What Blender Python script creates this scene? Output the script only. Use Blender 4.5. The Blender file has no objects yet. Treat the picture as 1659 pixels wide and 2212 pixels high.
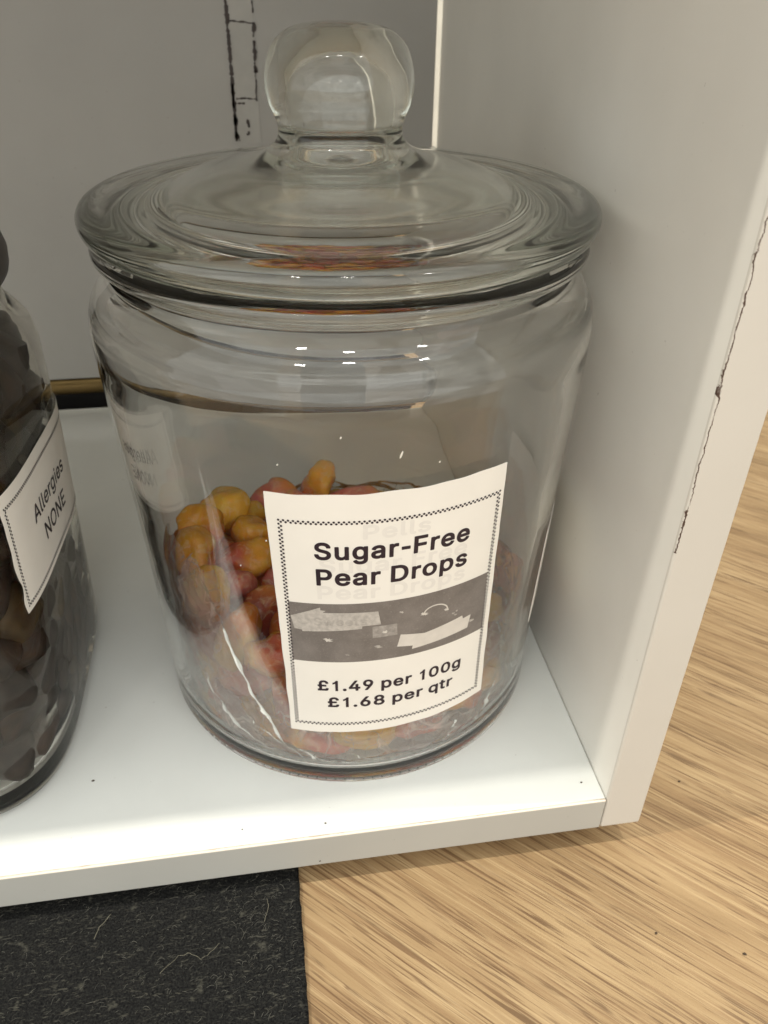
import bpy, bmesh, math, random
import numpy as np
from mathutils import Vector, Matrix, noise

sc = bpy.context.scene
# ------------------------------------------------------------------ camera
cam_d = bpy.data.cameras.new('camera')
cam = bpy.data.objects.new('camera', cam_d)
sc.collection.objects.link(cam)
RT = ((0.988658, -0.14985, 0.010043), (-0.076799, -0.561889, -0.82364), (0.129066, 0.813526, -0.567024))
CAM = Vector((-0.02478, -0.24102, 0.23079))
cam.matrix_world = Matrix(((RT[0][0], -RT[1][0], -RT[2][0], CAM.x),
                           (RT[0][1], -RT[1][1], -RT[2][1], CAM.y),
                           (RT[0][2], -RT[1][2], -RT[2][2], CAM.z),
                           (0, 0, 0, 1)))
cam_d.sensor_fit = 'VERTICAL'
cam_d.sensor_height = 36.0
cam_d.lens = 1730.75 / 2212 * 36
cam_d.clip_start = 0.005
cam_d.clip_end = 50
cam_d.dof.use_dof = True
cam_d.dof.focus_distance = 0.215
cam_d.dof.aperture_fstop = 26
sc.camera = cam

# ------------------------------------------------------------------ render / view
sc.view_settings.view_transform = 'Standard'
sc.view_settings.look = 'None'
sc.view_settings.exposure = 0.0
sc.view_settings.gamma = 1.0
cy = sc.cycles
cy.use_denoising = True
cy.max_bounces = 20
cy.transmission_bounces = 18
cy.transparent_max_bounces = 24
cy.glossy_bounces = 8
cy.diffuse_bounces = 5
cy.caustics_refractive = True
cy.caustics_reflective = False
cy.blur_glossy = 0.3
cy.sample_clamp_indirect = 5.0

# ------------------------------------------------------------------ world: the dim shop around the cabinet
W = bpy.data.worlds.new('World')
sc.world = W
W.use_nodes = True
nt = W.node_tree
nt.nodes.clear()
def N(t, kind, **kw):
    n = t.nodes.new(kind)
    for k, v in kw.items():
        setattr(n, k, v)
    return n
tc = N(nt, 'ShaderNodeTexCoord')
sep = N(nt, 'ShaderNodeSeparateXYZ')
nt.links.new(tc.outputs['Generated'], sep.inputs[0])
rz = N(nt, 'ShaderNodeValToRGB')
rz.color_ramp.elements[0].position = 0.0
rz.color_ramp.elements[0].color = (0.11, 0.107, 0.10, 1)
rz.color_ramp.elements[1].position = 1.0
rz.color_ramp.elements[1].color = (0.52, 0.525, 0.49, 1)
e = rz.color_ramp.elements.new(0.5); e.color = (0.415, 0.412, 0.392, 1)
mr = N(nt, 'ShaderNodeMapRange')
mr.inputs[1].default_value = -1; mr.inputs[2].default_value = 1
nt.links.new(sep.outputs[2], mr.inputs[0])
nt.links.new(mr.outputs[0], rz.inputs[0])
vor = N(nt, 'ShaderNodeTexVoronoi'); vor.inputs['Scale'].default_value = 4.0
nt.links.new(tc.outputs['Generated'], vor.inputs['Vector'])
mr2 = N(nt, 'ShaderNodeMapRange')
mr2.inputs[1].default_value = 0.0; mr2.inputs[2].default_value = 1.0
mr2.inputs[3].default_value = 0.7; mr2.inputs[4].default_value = 1.3
sepc = N(nt, 'ShaderNodeSeparateColor')
nt.links.new(vor.outputs['Color'], sepc.inputs[0])
nt.links.new(sepc.outputs[0], mr2.inputs[0])
mr3 = N(nt, 'ShaderNodeMapRange')      # the shop side (towards the viewer) is the brighter side
mr3.inputs[1].default_value = 1.0; mr3.inputs[2].default_value = -1.0
mr3.inputs[3].default_value = 0.55; mr3.inputs[4].default_value = 1.45
nt.links.new(sep.outputs[1], mr3.inputs[0])
mm = N(nt, 'ShaderNodeMath', operation='MULTIPLY')
nt.links.new(mr2.outputs[0], mm.inputs[0]); nt.links.new(mr3.outputs[0], mm.inputs[1])
bg = N(nt, 'ShaderNodeBackground')
WORLD_STRENGTH = 2.9
mm2 = N(nt, 'ShaderNodeMath', operation='MULTIPLY'); mm2.inputs[1].default_value = WORLD_STRENGTH
nt.links.new(mm.outputs[0], mm2.inputs[0])
nt.links.new(rz.outputs[0], bg.inputs[0]); nt.links.new(mm2.outputs[0], bg.inputs[1])
wo = N(nt, 'ShaderNodeOutputWorld')
nt.links.new(bg.outputs[0], wo.inputs[0])

# ------------------------------------------------------------------ lamps of the ceiling
def lamp(name, loc, target, power, size, color):
    d = bpy.data.lights.new(name, 'AREA')
    d.shape = 'DISK'; d.size = size; d.energy = power; d.color = color
    o = bpy.data.objects.new(name, d)
    o.location = loc
    o.rotation_euler = (Vector(target) - Vector(loc)).to_track_quat('-Z', 'Y').to_euler()
    sc.collection.objects.link(o)
    return o
lamp('ceiling_lamp', (-1.30, -0.160, 2.2), (0.0, -0.09, 0.0), 27, 0.035, (1.0, 0.95, 0.84))
lamp('ceiling_lamp', (0.85, -0.158, 2.2), (0.0, -0.09, 0.0), 17, 0.035, (1.0, 0.95, 0.84))
for cxl in (-0.85, -0.10, 1.10):      # three lit ceiling panels out in the shop
    lp = lamp('ceiling_panel', (cxl, -1.5, 2.0), (0, 0, 0.1), 2.0, 0.2, (1.0, 0.97, 0.92))
    lp.data.shape = 'RECTANGLE'; lp.data.size = 0.17; lp.data.size_y = 0.07

# ------------------------------------------------------------------ helpers
COL = sc.collection
def tag(o, label=None, cat=None, group=None, kind=None):
    if label: o['label'] = label
    if cat: o['category'] = cat
    if group: o['group'] = group
    if kind: o['kind'] = kind
    return o
def link(name, me, mat, parent=None, smooth=False):
    o = bpy.data.objects.new(name, me)
    if mat is not None and len(me.materials) == 0:
        me.materials.append(mat)
    COL.objects.link(o)
    if parent is not None:
        o.parent = parent
    if smooth:
        me.polygons.foreach_set('use_smooth', [True] * len(me.polygons))
    return o
def empty(name, loc=(0, 0, 0)):
    o = bpy.data.objects.new(name, None)
    o.empty_display_size = 0.01
    o.location = loc
    COL.objects.link(o)
    return o
def mesh(name, v, f):
    me = bpy.data.meshes.new(name)
    me.from_pydata([tuple(a) for a in v], [], f)
    me.update()
    return me
def bm_mesh(name, bm):
    me = bpy.data.meshes.new(name)
    bm.to_mesh(me); bm.free()
    return me
def box_mesh(name, x0, x1, y0, y1, z0, z1, bev=0.0006, seg=2):
    bm = bmesh.new()
    bmesh.ops.create_cube(bm, size=1)
    for v in bm.verts:
        v.co = Vector((x0 if v.co.x < 0 else x1, y0 if v.co.y < 0 else y1, z0 if v.co.z < 0 else z1))
    if bev:
        bmesh.ops.bevel(bm, geom=list(bm.edges), offset=bev, segments=seg, affect='EDGES', profile=0.6)
    return bm_mesh(name, bm)
def lathe(name, prof, n=128):
    """closed profile of (r, z), counter-clockwise seen with r to the right"""
    v, f = [], []
    ring = []
    for (r, z) in prof:
        if r < 1e-7:
            ring.append([len(v)]); v.append((0, 0, z))
        else:
            ring.append(list(range(len(v), len(v) + n)))
            for i in range(n):
                a = 2 * math.pi * i / n
                v.append((r * math.cos(a), r * math.sin(a), z))
    m = len(ring)
    closed = len(ring[0]) > 1
    for k in range(m if closed else m - 1):
        A, B_ = ring[k], ring[(k + 1) % m]
        for i in range(n):
            j = (i + 1) % n
            if len(A) == 1 and len(B_) == 1: continue
            if len(A) == 1: f.append((A[0], B_[j], B_[i]))
            elif len(B_) == 1: f.append((A[i], A[j], B_[0]))
            else: f.append((A[i], A[j], B_[j], B_[i]))
    me = mesh(name, v, f)
    bm = bmesh.new(); bm.from_mesh(me)
    bmesh.ops.recalc_face_normals(bm, faces=bm.faces)
    bm.to_mesh(me); bm.free()
    return me
def spline(pts, sub=5):
    """centripetal Catmull-Rom through points (no overshoot, so no ripples in the glass)"""
    P = [np.array(p[:2], float) for p in pts]
    out = []
    n = len(P)
    for i in range(n - 1):
        p1, p2 = P[i], P[i + 1]
        p0 = P[i - 1] if i > 0 else p1 - (p2 - p1)
        p3 = P[i + 2] if i + 2 < n else p2 + (p2 - p1)
        t0 = 0.0
        t1 = t0 + max(1e-5, np.linalg.norm(p1 - p0)) ** 0.5
        t2 = t1 + max(1e-5, np.linalg.norm(p2 - p1)) ** 0.5
        t3 = t2 + max(1e-5, np.linalg.norm(p3 - p2)) ** 0.5
        for s_ in range(sub):
            t = t1 + (t2 - t1) * s_ / sub
            A1 = (t1 - t) / (t1 - t0) * p0 + (t - t0) / (t1 - t0) * p1
            A2 = (t2 - t) / (t2 - t1) * p1 + (t - t1) / (t2 - t1) * p2
            A3 = (t3 - t) / (t3 - t2) * p2 + (t - t2) / (t3 - t2) * p3
            B1 = (t2 - t) / (t2 - t0) * A1 + (t - t0) / (t2 - t0) * A2
            B2 = (t3 - t) / (t3 - t1) * A2 + (t - t1) / (t3 - t1) * A3
            C_ = (t2 - t) / (t2 - t1) * B1 + (t - t1) / (t2 - t1) * B2
            out.append((max(float(C_[0]), 0.0), float(C_[1])))
    out.append(tuple(float(q) for q in P[-1]))
    return out

# ------------------------------------------------------------------ materials
def new_mat(name):
    m = bpy.data.materials.new(name); m.use_nodes = True
    t = m.node_tree
    return m, t, t.nodes['Principled BSDF']
def ramp(t, fac, stops):
    r = N(t, 'ShaderNodeValToRGB')
    el = r.color_ramp.elements
    el[0].position, el[0].color = stops[0][0], (*stops[0][1], 1)
    el[1].position, el[1].color = stops[-1][0], (*stops[-1][1], 1)
    for p, c in stops[1:-1]:
        x = el.new(p); x.color = (*c, 1)
    t.links.new(fac, r.inputs[0])
    return r.outputs[0]
def noise_tex(t, vec, scale, detail=4, rough=0.55, dist=0.0):
    n = N(t, 'ShaderNodeTexNoise')
    n.inputs['Scale'].default_value = scale
    n.inputs['Detail'].default_value = detail
    n.inputs['Roughness'].default_value = rough
    n.inputs['Distortion'].default_value = dist
    t.links.new(vec, n.inputs['Vector'])
    return n.outputs[0]
def mapping(t, vec, scale=(1, 1, 1), rot=(0, 0, 0), loc=(0, 0, 0)):
    m = N(t, 'ShaderNodeMapping')
    m.inputs['Scale'].default_value = scale
    m.inputs['Rotation'].default_value = rot
    m.inputs['Location'].default_value = loc
    t.links.new(vec, m.inputs['Vector'])
    return m.outputs[0]
def mixc(t, fac, a, b, mode='MIX'):
    m = N(t, 'ShaderNodeMix', data_type='RGBA', blend_type=mode)
    for sock, val in ((m.inputs[0], fac), (m.inputs[6], a), (m.inputs[7], b)):
        if hasattr(val, 'is_linked'): t.links.new(val, sock)
        elif isinstance(val, tuple): sock.default_value = (*val, 1)
        else: sock.default_value = val
    return m.outputs[2]
def math_(t, op, a, b=0.0, c=None):
    m = N(t, 'ShaderNodeMath', operation=op)
    for i, val in enumerate((a, b, c)):
        if val is None: continue
        if hasattr(val, 'is_linked'): t.links.new(val, m.inputs[i])
        else: m.inputs[i].default_value = val
    return m.outputs[0]
def smooth(t, x, lo, hi):
    m = N(t, 'ShaderNodeMapRange', interpolation_type='SMOOTHSTEP')
    t.links.new(x, m.inputs[0]); m.inputs[1].default_value = lo; m.inputs[2].default_value = hi
    return m.outputs[0]
def bump(t, h, bsdf, strength, dist):
    b = N(t, 'ShaderNodeBump')
    b.inputs['Strength'].default_value = strength
    b.inputs['Distance'].default_value = dist
    t.links.new(h, b.inputs['Height'])
    t.links.new(b.outputs[0], bsdf.inputs['Normal'])
def objco(t):
    return N(t, 'ShaderNodeTexCoord').outputs['Object']

def melamine(name, col, rough=0.38, dirt=0.09):
    m, t, b = new_mat(name)
    o = objco(t)
    n1 = noise_tex(t, o, 14, 5)
    c = ramp(t, n1, [(0.3, tuple(x * (1 - dirt) for x in col)), (0.7, col)])
    n3 = noise_tex(t, mapping(t, o, (1, 1, 1)), 420, 2)
    sp = smooth(t, n3, 0.735, 0.775)
    c = mixc(t, math_(t, 'MULTIPLY', sp, 0.35), c, (0.25, 0.22, 0.18))
    t.links.new(c, b.inputs['Base Color'])
    b.inputs['Roughness'].default_value = rough
    b.inputs['Specular IOR Level'].default_value = 0.4
    n2 = noise_tex(t, o, 900, 3)
    bump(t, n2, b, 0.12, 0.0002)
    return m
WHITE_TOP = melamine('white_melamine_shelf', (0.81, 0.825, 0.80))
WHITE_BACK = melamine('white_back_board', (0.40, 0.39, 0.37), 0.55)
EDGE_BAND = melamine('grey_edge_band', (0.60, 0.585, 0.53), 0.45)

def side_material():
    m = melamine('cream_melamine_side', (0.80, 0.78, 0.725), 0.36)
    t = m.node_tree; b = t.nodes['Principled BSDF']
    src = b.inputs['Base Color'].links[0].from_socket
    o = objco(t)
    s = N(t, 'ShaderNodeSeparateXYZ'); t.links.new(o, s.inputs[0])
    x, y, z = s.outputs
    # chipped, grimy line where the edging has lifted: on the front edge, above z=0.105
    nz = noise_tex(t, mapping(t, o, (60, 60, 190)), 1.0, 6, 0.75)
    wob = math_(t, 'MULTIPLY_ADD', nz, 0.0022, -0.0011)
    line = math_(t, 'ABSOLUTE', math_(t, 'SUBTRACT', math_(t, 'SUBTRACT', x, 0.0764 + 0.00035), wob))
    w = math_(t, 'MULTIPLY_ADD', smooth(t, noise_tex(t, mapping(t, o, (90, 90, 110), loc=(3, 1, 2)), 1.0, 5, 0.7), 0.50, 0.80), 0.00062, 0.00012)
    near = math_(t, 'LESS_THAN', line, w)
    zmask = math_(t, 'GREATER_THAN', z, 0.104)
    fmask = math_(t, 'LESS_THAN', y, -0.0872)
    k = math_(t, 'MULTIPLY', math_(t, 'MULTIPLY', near, zmask), fmask)
    g = smooth(t, noise_tex(t, mapping(t, o, (500, 500, 260)), 1.0, 4, 0.8), 0.26, 0.50)
    k = math_(t, 'MULTIPLY', k, g)
    # grimy outer arris of the same panel
    line2 = math_(t, 'GREATER_THAN', math_(t, 'ADD', x, math_(t, 'MULTIPLY', wob, 0.5)), 0.0902)
    g2 = smooth(t, noise_tex(t, mapping(t, o, (300, 300, 130), loc=(7, 0, 5)), 1.0, 4, 0.8), 0.5, 0.6)
    k2 = math_(t, 'MULTIPLY', math_(t, 'MULTIPLY', line2, g2), math_(t, 'GREATER_THAN', z, 0.05))
    k = math_(t, 'MAXIMUM', k, math_(t, 'MULTIPLY', k2, 0.8))
    # front face toned darker than the sides, to hold its brightness down
    c = mixc(t, fmask, src, mixc(t, noise_tex(t, o, 30, 4), (0.57, 0.54, 0.49), (0.62, 0.59, 0.54)))
    c = mixc(t, k, c, (0.075, 0.045, 0.034))
    t.links.new(c, b.inputs['Base Color'])
    return m
SIDE = side_material()

def front_material():
    m = melamine('shelf_front_edging', (0.47, 0.46, 0.425), 0.5)
    t = m.node_tree; b = t.nodes['Principled BSDF']
    src = b.inputs['Base Color'].links[0].from_socket
    o = objco(t)
    s = N(t, 'ShaderNodeSeparateXYZ'); t.links.new(o, s.inputs[0])
    nz = noise_tex(t, mapping(t, o, (120, 20, 20)), 1.0, 6, 0.75)
    edge = math_(t, 'GREATER_THAN', math_(t, 'ADD', s.outputs[1], math_(t, 'MULTIPLY', nz, 0.0018)), -0.0869)
    top = math_(t, 'GREATER_THAN', s.outputs[2], -0.0004)
    k = math_(t, 'MULTIPLY', math_(t, 'MULTIPLY', edge, top), smooth(t, noise_tex(t, mapping(t, o, (45, 300, 20)), 1.0, 5, 0.7), 0.42, 0.62))
    c = mixc(t, top, src, (0.80, 0.72, 0.62))
    c = mixc(t, math_(t, 'MULTIPLY', k, 0.75), c, (0.42, 0.30, 0.20))
    t.links.new(c, b.inputs['Base Color'])
    return m
FRONT_EDGE = front_material()

def wood_material():
    m, t, b = new_mat('oak_laminate')
    o = objco(t)
    base = mapping(t, o, (1, 1, 1), (0, 0, math.radians(43.4)))       # grain runs along local x
    warp = N(t, 'ShaderNodeTexNoise'); warp.inputs['Scale'].default_value = 14; warp.inputs['Detail'].default_value = 3
    t.links.new(mapping(t, base, (0.35, 1, 1)), warp.inputs['Vector'])
    wv = N(t, 'ShaderNodeVectorMath', operation='SCALE'); wv.inputs['Scale'].default_value = 0.007
    sub = N(t, 'ShaderNodeVectorMath', operation='SUBTRACT'); sub.inputs[1].default_value = (0.5, 0.5, 0.5)
    t.links.new(warp.outputs['Color'], sub.inputs[0]); t.links.new(sub.outputs[0], wv.inputs[0])
    add = N(t, 'ShaderNodeVectorMath', operation='ADD')
    t.links.new(base, add.inputs[0]); t.links.new(wv.outputs[0], add.inputs[1])
    g = add.outputs[0]
    broad = noise_tex(t, mapping(t, g, (9, 60, 20)), 1.0, 4, 0.6)
    mid = noise_tex(t, mapping(t, g, (20, 1000, 40)), 1.0, 2, 0.5)
    fine = noise_tex(t, mapping(t, g, (40, 1700, 60)), 1.0, 1, 0.5)
    c = ramp(t, broad, [(0.28, (0.235, 0.150, 0.074)), (0.48, (0.325, 0.216, 0.110)), (0.72, (0.42, 0.295, 0.160))])
    l1 = smooth(t, mid, 0.545, 0.60)
    l1 = math_(t, 'MULTIPLY', l1, smooth(t, noise_tex(t, mapping(t, g, (34, 240, 20), loc=(5, 5, 5)), 1.0, 3, 0.6), 0.40, 0.56))
    c = mixc(t, math_(t, 'MULTIPLY', l1, 0.78), c, (0.110, 0.058, 0.027))
    l2 = smooth(t, noise_tex(t, mapping(t, g, (22, 640, 60), loc=(2, 7, 4)), 1.0, 3, 0.55), 0.50, 0.60)
    c = mixc(t, math_(t, 'MULTIPLY', l2, 0.48), c, (0.23, 0.135, 0.066))
    pm = smooth(t, noise_tex(t, mapping(t, g, (25, 80, 20), loc=(4, 2, 1)), 1.0, 3), 0.40, 0.56)
    pores = smooth(t, fine, 0.57, 0.62)
    c = mixc(t, math_(t, 'MULTIPLY', math_(t, 'MULTIPLY', pores, pm), 0.6), c, (0.12, 0.062, 0.028))
    light = smooth(t, noise_tex(t, mapping(t, g, (18, 1150, 60), loc=(9, 4, 4)), 1.0, 2, 0.5), 0.57, 0.63)
    c = mixc(t, math_(t, 'MULTIPLY', light, 0.30), c, (0.56, 0.41, 0.23))
    # long dark cracks along the grain
    cr = noise_tex(t, mapping(t, g, (7, 260, 20), loc=(2, 8, 0)), 1.0, 2, 0.4)
    crk = smooth(t, math_(t, 'ABSOLUTE', math_(t, 'SUBTRACT', cr, 0.5)), 0.006, 0.0)
    crm = smooth(t, noise_tex(t, mapping(t, g, (14, 40, 20), loc=(1, 5, 3)), 1.0, 2), 0.50, 0.60)
    c = mixc(t, math_(t, 'MULTIPLY', math_(t, 'MULTIPLY', crk, crm), 0.7), c, (0.13, 0.07, 0.035))
    # faint dull blotches and scuffs
    sc1 = smooth(t, noise_tex(t, mapping(t, o, (60, 60, 60)), 1.0, 5, 0.7), 0.55, 0.75)
    c = mixc(t, math_(t, 'MULTIPLY', sc1, 0.16), c, (0.28, 0.19, 0.11))
    t.links.new(c, b.inputs['Base Color'])
    b.inputs['Roughness'].default_value = 0.5
    b.inputs['Specular IOR Level'].default_value = 0.3
    h = math_(t, 'ADD', math_(t, 'MULTIPLY', mid, 0.6), math_(t, 'MULTIPLY', fine, -0.5))
    bump(t, h, b, 0.45, 0.0004)
    return m
WOOD = wood_material()

def simple(name, col, rough=0.5, metal=0.0, spec=0.4, nscale=None, var=0.15):
    m, t, b = new_mat(name)
    b.inputs['Roughness'].default_value = rough
    b.inputs['Metallic'].default_value = metal
    b.inputs['Specular IOR Level'].default_value = spec
    n = noise_tex(t, objco(t), nscale or 40, 4)
    c = ramp(t, n, [(0.3, tuple(x * (1 - var) for x in col)), (0.7, tuple(min(1, x * (1 + var * 0.4)) for x in col))])
    t.links.new(c, b.inputs['Base Color'])
    return m

def glass_material(name, col, body=(0.80, 0.88, 0.82), dens=3.0, wav=0.0, rough=0.0, ior=1.5):
    m = bpy.data.materials.new(name); m.use_nodes = True
    t = m.node_tree; t.nodes.clear()
    out = N(t, 'ShaderNodeOutputMaterial')
    g = N(t, 'ShaderNodeBsdfGlass')
    g.inputs['Color'].default_value = (*col, 1); g.inputs['Roughness'].default_value = rough; g.inputs['IOR'].default_value = ior
    t.links.new(g.outputs[0], out.inputs['Surface'])
    va = N(t, 'ShaderNodeVolumeAbsorption')
    va.inputs['Color'].default_value = (*body, 1); va.inputs['Density'].default_value = dens
    t.links.new(va.outputs[0], out.inputs['Volume'])
    if wav:
        b = N(t, 'ShaderNodeBump'); b.inputs['Strength'].default_value = wav; b.inputs['Distance'].default_value = 0.002
        t.links.new(noise_tex(t, mapping(t, objco(t), (1, 1, 1.6)), 26, 1, 0.4), b.inputs['Height'])
        t.links.new(b.outputs[0], g.inputs['Normal'])
    return m
GLASS = glass_material('clear_jar_glass', (0.998, 0.998, 0.995), dens=2.0, wav=0.08)
LID_GLASS = glass_material('clear_lid_glass', (0.99, 0.993, 0.985), body=(0.74, 0.79, 0.74), dens=11.0, wav=0.0, rough=0.055)

# ================================================================== THE SETTING
def grid_mesh(name, x0, x1, y0, y1, z):
    return mesh(name, [(x0, y0, z), (x1, y0, z), (x1, y1, z), (x0, y1, z)], [(0, 1, 2, 3)])
ZW = -0.0247
wood = link('wooden_floor', grid_mesh('wooden_floor', -1.6, 1.6, -1.6, 1.6, ZW), WOOD)
tag(wood, 'light oak laminate floor with diagonal grain under the white cabinet', 'floor', kind='structure')

wall = link('wall', grid_mesh('wall', -1.6, 1.6, 0, 1.4, 0), simple('pale_wall_paint', (0.82, 0.80, 0.72), 0.7))
wall.rotation_euler = (math.pi / 2, 0, 0); wall.location = (0, 0.50, ZW)
tag(wall, 'pale wall glimpsed through the slit at the back corner of the cabinet', 'wall', kind='structure')

# ================================================================== CABINET
XR, YF, YB, T, TP, H = 0.0763, -0.0884, 0.2273, 0.0147, 0.0142, 0.346
cab = empty('display_cabinet', (0, 0, ZW))
def cpart(name, me, mat, smooth_=False):
    o = link(name, me, mat, cab)
    o.matrix_parent_inverse = Matrix.Translation((0, 0, -ZW))
    return o
tag(cab, 'white melamine display cabinet standing on the oak floor, holding the glass sweet jars', 'cabinet')
cpart('shelf_board', box_mesh('shelf_board', -0.60, XR - 0.0002, YF + 0.0011, YB, -T, 0.0, 0.0003, 1), WHITE_TOP)
fe = cpart('front_edging', box_mesh('front_edging', -0.60, XR - 0.0004, YF, YF + 0.0010, -T, 0.0001, 0.0003, 2), FRONT_EDGE)
sp = cpart('side_panel', box_mesh('side_panel', XR, XR + TP, YF, YB, -T - 0.0002, 0.62, 0.0009, 3), SIDE)
tag(sp, 'upright cream side panel with chipped grimy front edge')
cpart('side_panel', box_mesh('side_panel', -0.614, -0.6002, YF, YB, -T - 0.0002, 0.62, 0.0009, 3), SIDE)
cpart('shelf_board', box_mesh('shelf_board', -0.60, XR - 0.0002, YF, YB, H, H + T, 0.0003, 1), WHITE_TOP)
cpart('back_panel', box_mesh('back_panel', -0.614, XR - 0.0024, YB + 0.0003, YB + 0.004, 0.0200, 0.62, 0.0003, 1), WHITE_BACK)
cpart('corner_filler', box_mesh('corner_filler', XR - 0.0026, XR - 0.0001, YB - 0.0012, YB + 0.0042, 0.0202, 0.146, 0.0003, 1), WHITE_BACK)  # added strip, shuts the lower slit so its bright line stays hidden
# plinth it stands on and a black strip added to keep the gap under the back panel dark
BLACK = simple('matt_black_board', (0.012, 0.011, 0.011), 0.7)
cpart('plinth', box_mesh('plinth', -0.40, 0.06, 0.03, 0.22, ZW, -T - 0.0004, 0.0), BLACK)
cpart('slot_blackout', box_mesh('slot_blackout', -0.614, XR - 0.004, YB + 0.020, YB + 0.030, ZW + 0.001, 0.045, 0.0), BLACK)
def tube_mesh(name, pts, r, n=10, caps=True):
    v, f = [], []
    P = [Vector(p) for p in pts]
    up = Vector((0, 0, 1))
    for i, p in enumerate(P):
        d = (P[min(i + 1, len(P) - 1)] - P[max(i - 1, 0)]).normalized()
        a = d.cross(up if abs(d.z) < 0.9 else Vector((1, 0, 0))).normalized(); b_ = d.cross(a)
        rr = r[i] if isinstance(r, (list, tuple)) else r
        for k in range(n):
            th = 2 * math.pi * k / n
            v.append(p + a * rr * math.cos(th) + b_ * rr * math.sin(th))
    for i in range(len(P) - 1):
        for k in range(n):
            k2 = (k + 1) % n
            f.append((i * n + k, i * n + k2, (i + 1) * n + k2, (i + 1) * n + k))
    if caps:
        f.append(tuple(range(n - 1, -1, -1))); f.append(tuple((len(P) - 1) * n + k for k in range(n)))
    return mesh(name, v, f)
BRASS = simple('aged_brass', (0.22, 0.15, 0.06), 0.45, 0.85)
rail = link('brass_rail', tube_mesh('brass_rail', [(-0.60, YB + 0.0095, 0.0108), (XR - 0.005, YB + 0.0095, 0.0108)], 0.0046, 24), BRASS, cab, True)
rail.matrix_parent_inverse = Matrix.Translation((0, 0, -ZW))

# outline of old grimy tape on the back panel
def tape_marks():
    rnd = random.Random(4)
    v, f = [], []
    y = YB - 0.0002
    def stroke(x0, z0, x1, z1, w, gaps=0.0, wob=0.0006):
        L = math.hypot(x1 - x0, z1 - z0); n = max(3, int(L / 0.0007))
        dx, dz = (x1 - x0) / L, (z1 - z0) / L
        prev = None
        for i in range(n + 1):
            s = i / n
            q = noise.noise(Vector((s * L * 260 + x0 * 900, z0 * 500, 3)))
            q2 = noise.noise(Vector((s * L * 900 + x0 * 900, z0 * 500, 9)))
            ww = 0.9 * w * (0.5 + 1.0 * max(0, q + 0.35) + 0.9 * q2)
            off = wob * q
            if q + q2 * 0.3 < -0.42 + gaps or ww <= 0.00003:
                prev = None; continue
            cxx, cz = x0 + dx * L * s - dz * off, z0 + dz * L * s + dx * off
            a = (cxx - dz * ww / 2, y - 0.0001, cz + dx * ww / 2); b_ = (cxx + dz * ww / 2, y - 0.0001, cz - dx * ww / 2)
            v.extend([a, b_]); k = len(v) - 2
            if prev is not None: f.append((prev, prev + 1, k + 1, k))
            prev = k
    stroke(-0.0316, 0.218, -0.0318, 0.152, 0.0022, -0.6)
    stroke(-0.0321, 0.178, -0.0320, 0.151, 0.0016, 0.05)
    stroke(-0.0190, 0.205, -0.0197, 0.183, 0.0017, -0.4)
    stroke(-0.0195, 0.185, -0.0202, 0.170, 0.0008, -0.1)
    stroke(-0.0316, 0.2056, -0.0188, 0.2046, 0.0009, -0.5)
    stroke(-0.0190, 0.219, -0.0188, 0.2046, 0.0008, 0.15)
    stroke(-0.0305, 0.1713, -0.0200, 0.1711, 0.0009, -0.4)
    stroke(-0.0300, 0.1690, -0.0262, 0.1688, 0.0009, 0.1)
    stroke(-0.0320, 0.1520, -0.0300, 0.1515, 0.0009)
    for (px, pz, r) in ((-0.0253, 0.1600, 0.0011), (-0.0251, 0.1584, 0.0008), (-0.0254, 0.1548, 0.0008), (-0.0262, 0.1542, 0.0005)):
        k = len(v)
        for i in range(9):
            a = 2 * math.pi * i / 9
            v.append((px + r * math.cos(a) * rnd.uniform(.6, 1), y - 0.0001, pz + 1.5 * r * math.sin(a) * rnd.uniform(.7, 1.1)))
        f.append(tuple(range(k, k + 9)))
    return mesh('tape_marks', v, f)
o = link('tape_mark', tape_marks(), simple('grimy_glue', (0.075, 0.062, 0.060), 0.8), cab)
o.matrix_parent_inverse = Matrix.Translation((0, 0, -ZW))
tag(o, 'broken dark outline left by old tape')
# slightly paler tape inside that outline
o = link('tape_strip', box_mesh('tape_strip', -0.0314, -0.0192, YB - 0.00005, YB + 0.0004, 0.150, 0.34, 0.0), simple('old_white_tape', (0.43, 0.42, 0.395), 0.6), cab)
o.matrix_parent_inverse = Matrix.Translation((0, 0, -ZW))

# ================================================================== MAT
def mat_mesh():
    nx, ny = 150, 90
    x0, x1, y0, y1 = -0.30, -0.0277, -0.26, -0.02
    v, f = [], []
    for j in range(ny + 1):
        for i in range(nx + 1):
            x = x0 + (x1 - x0) * i / nx; y = y0 + (y1 - y0) * j / ny
            h = noise.fractal(Vector((x * 420, y * 420, 1)), 0.8, 2.1, 3) * 0.00035
            if i == nx:
                x += 0.00055 * noise.noise(Vector((y * 500, 0, 5))) + 0.0004 * noise.noise(Vector((y * 90, 2, 5)))
            e = 0.0006 if i == nx else 0
            v.append((x, y, ZW + 0.0021 + h - e))
    W_ = nx + 1
    for j in range(ny):
        for i in range(nx):
            f.append((j * W_ + i, j * W_ + i + 1, (j + 1) * W_ + i + 1, (j + 1) * W_ + i))
    b0 = len(v)
    for j in range(ny + 1):
        p = v[j * W_ + nx]; v.append((p[0] - 0.0003, p[1], ZW + 0.0001))
    for j in range(ny):
        f.append((j * W_ + nx, b0 + j, b0 + j + 1, (j + 1) * W_ + nx))
    b1 = len(v)
    for i in range(W_):
        p = v[i]; v.append((p[0], p[1], ZW + 0.0001))
    for i in range(nx):
        f.append((i, b1 + i, b1 + i + 1, i + 1))
    return mesh('floor_mat', v, f)
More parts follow.
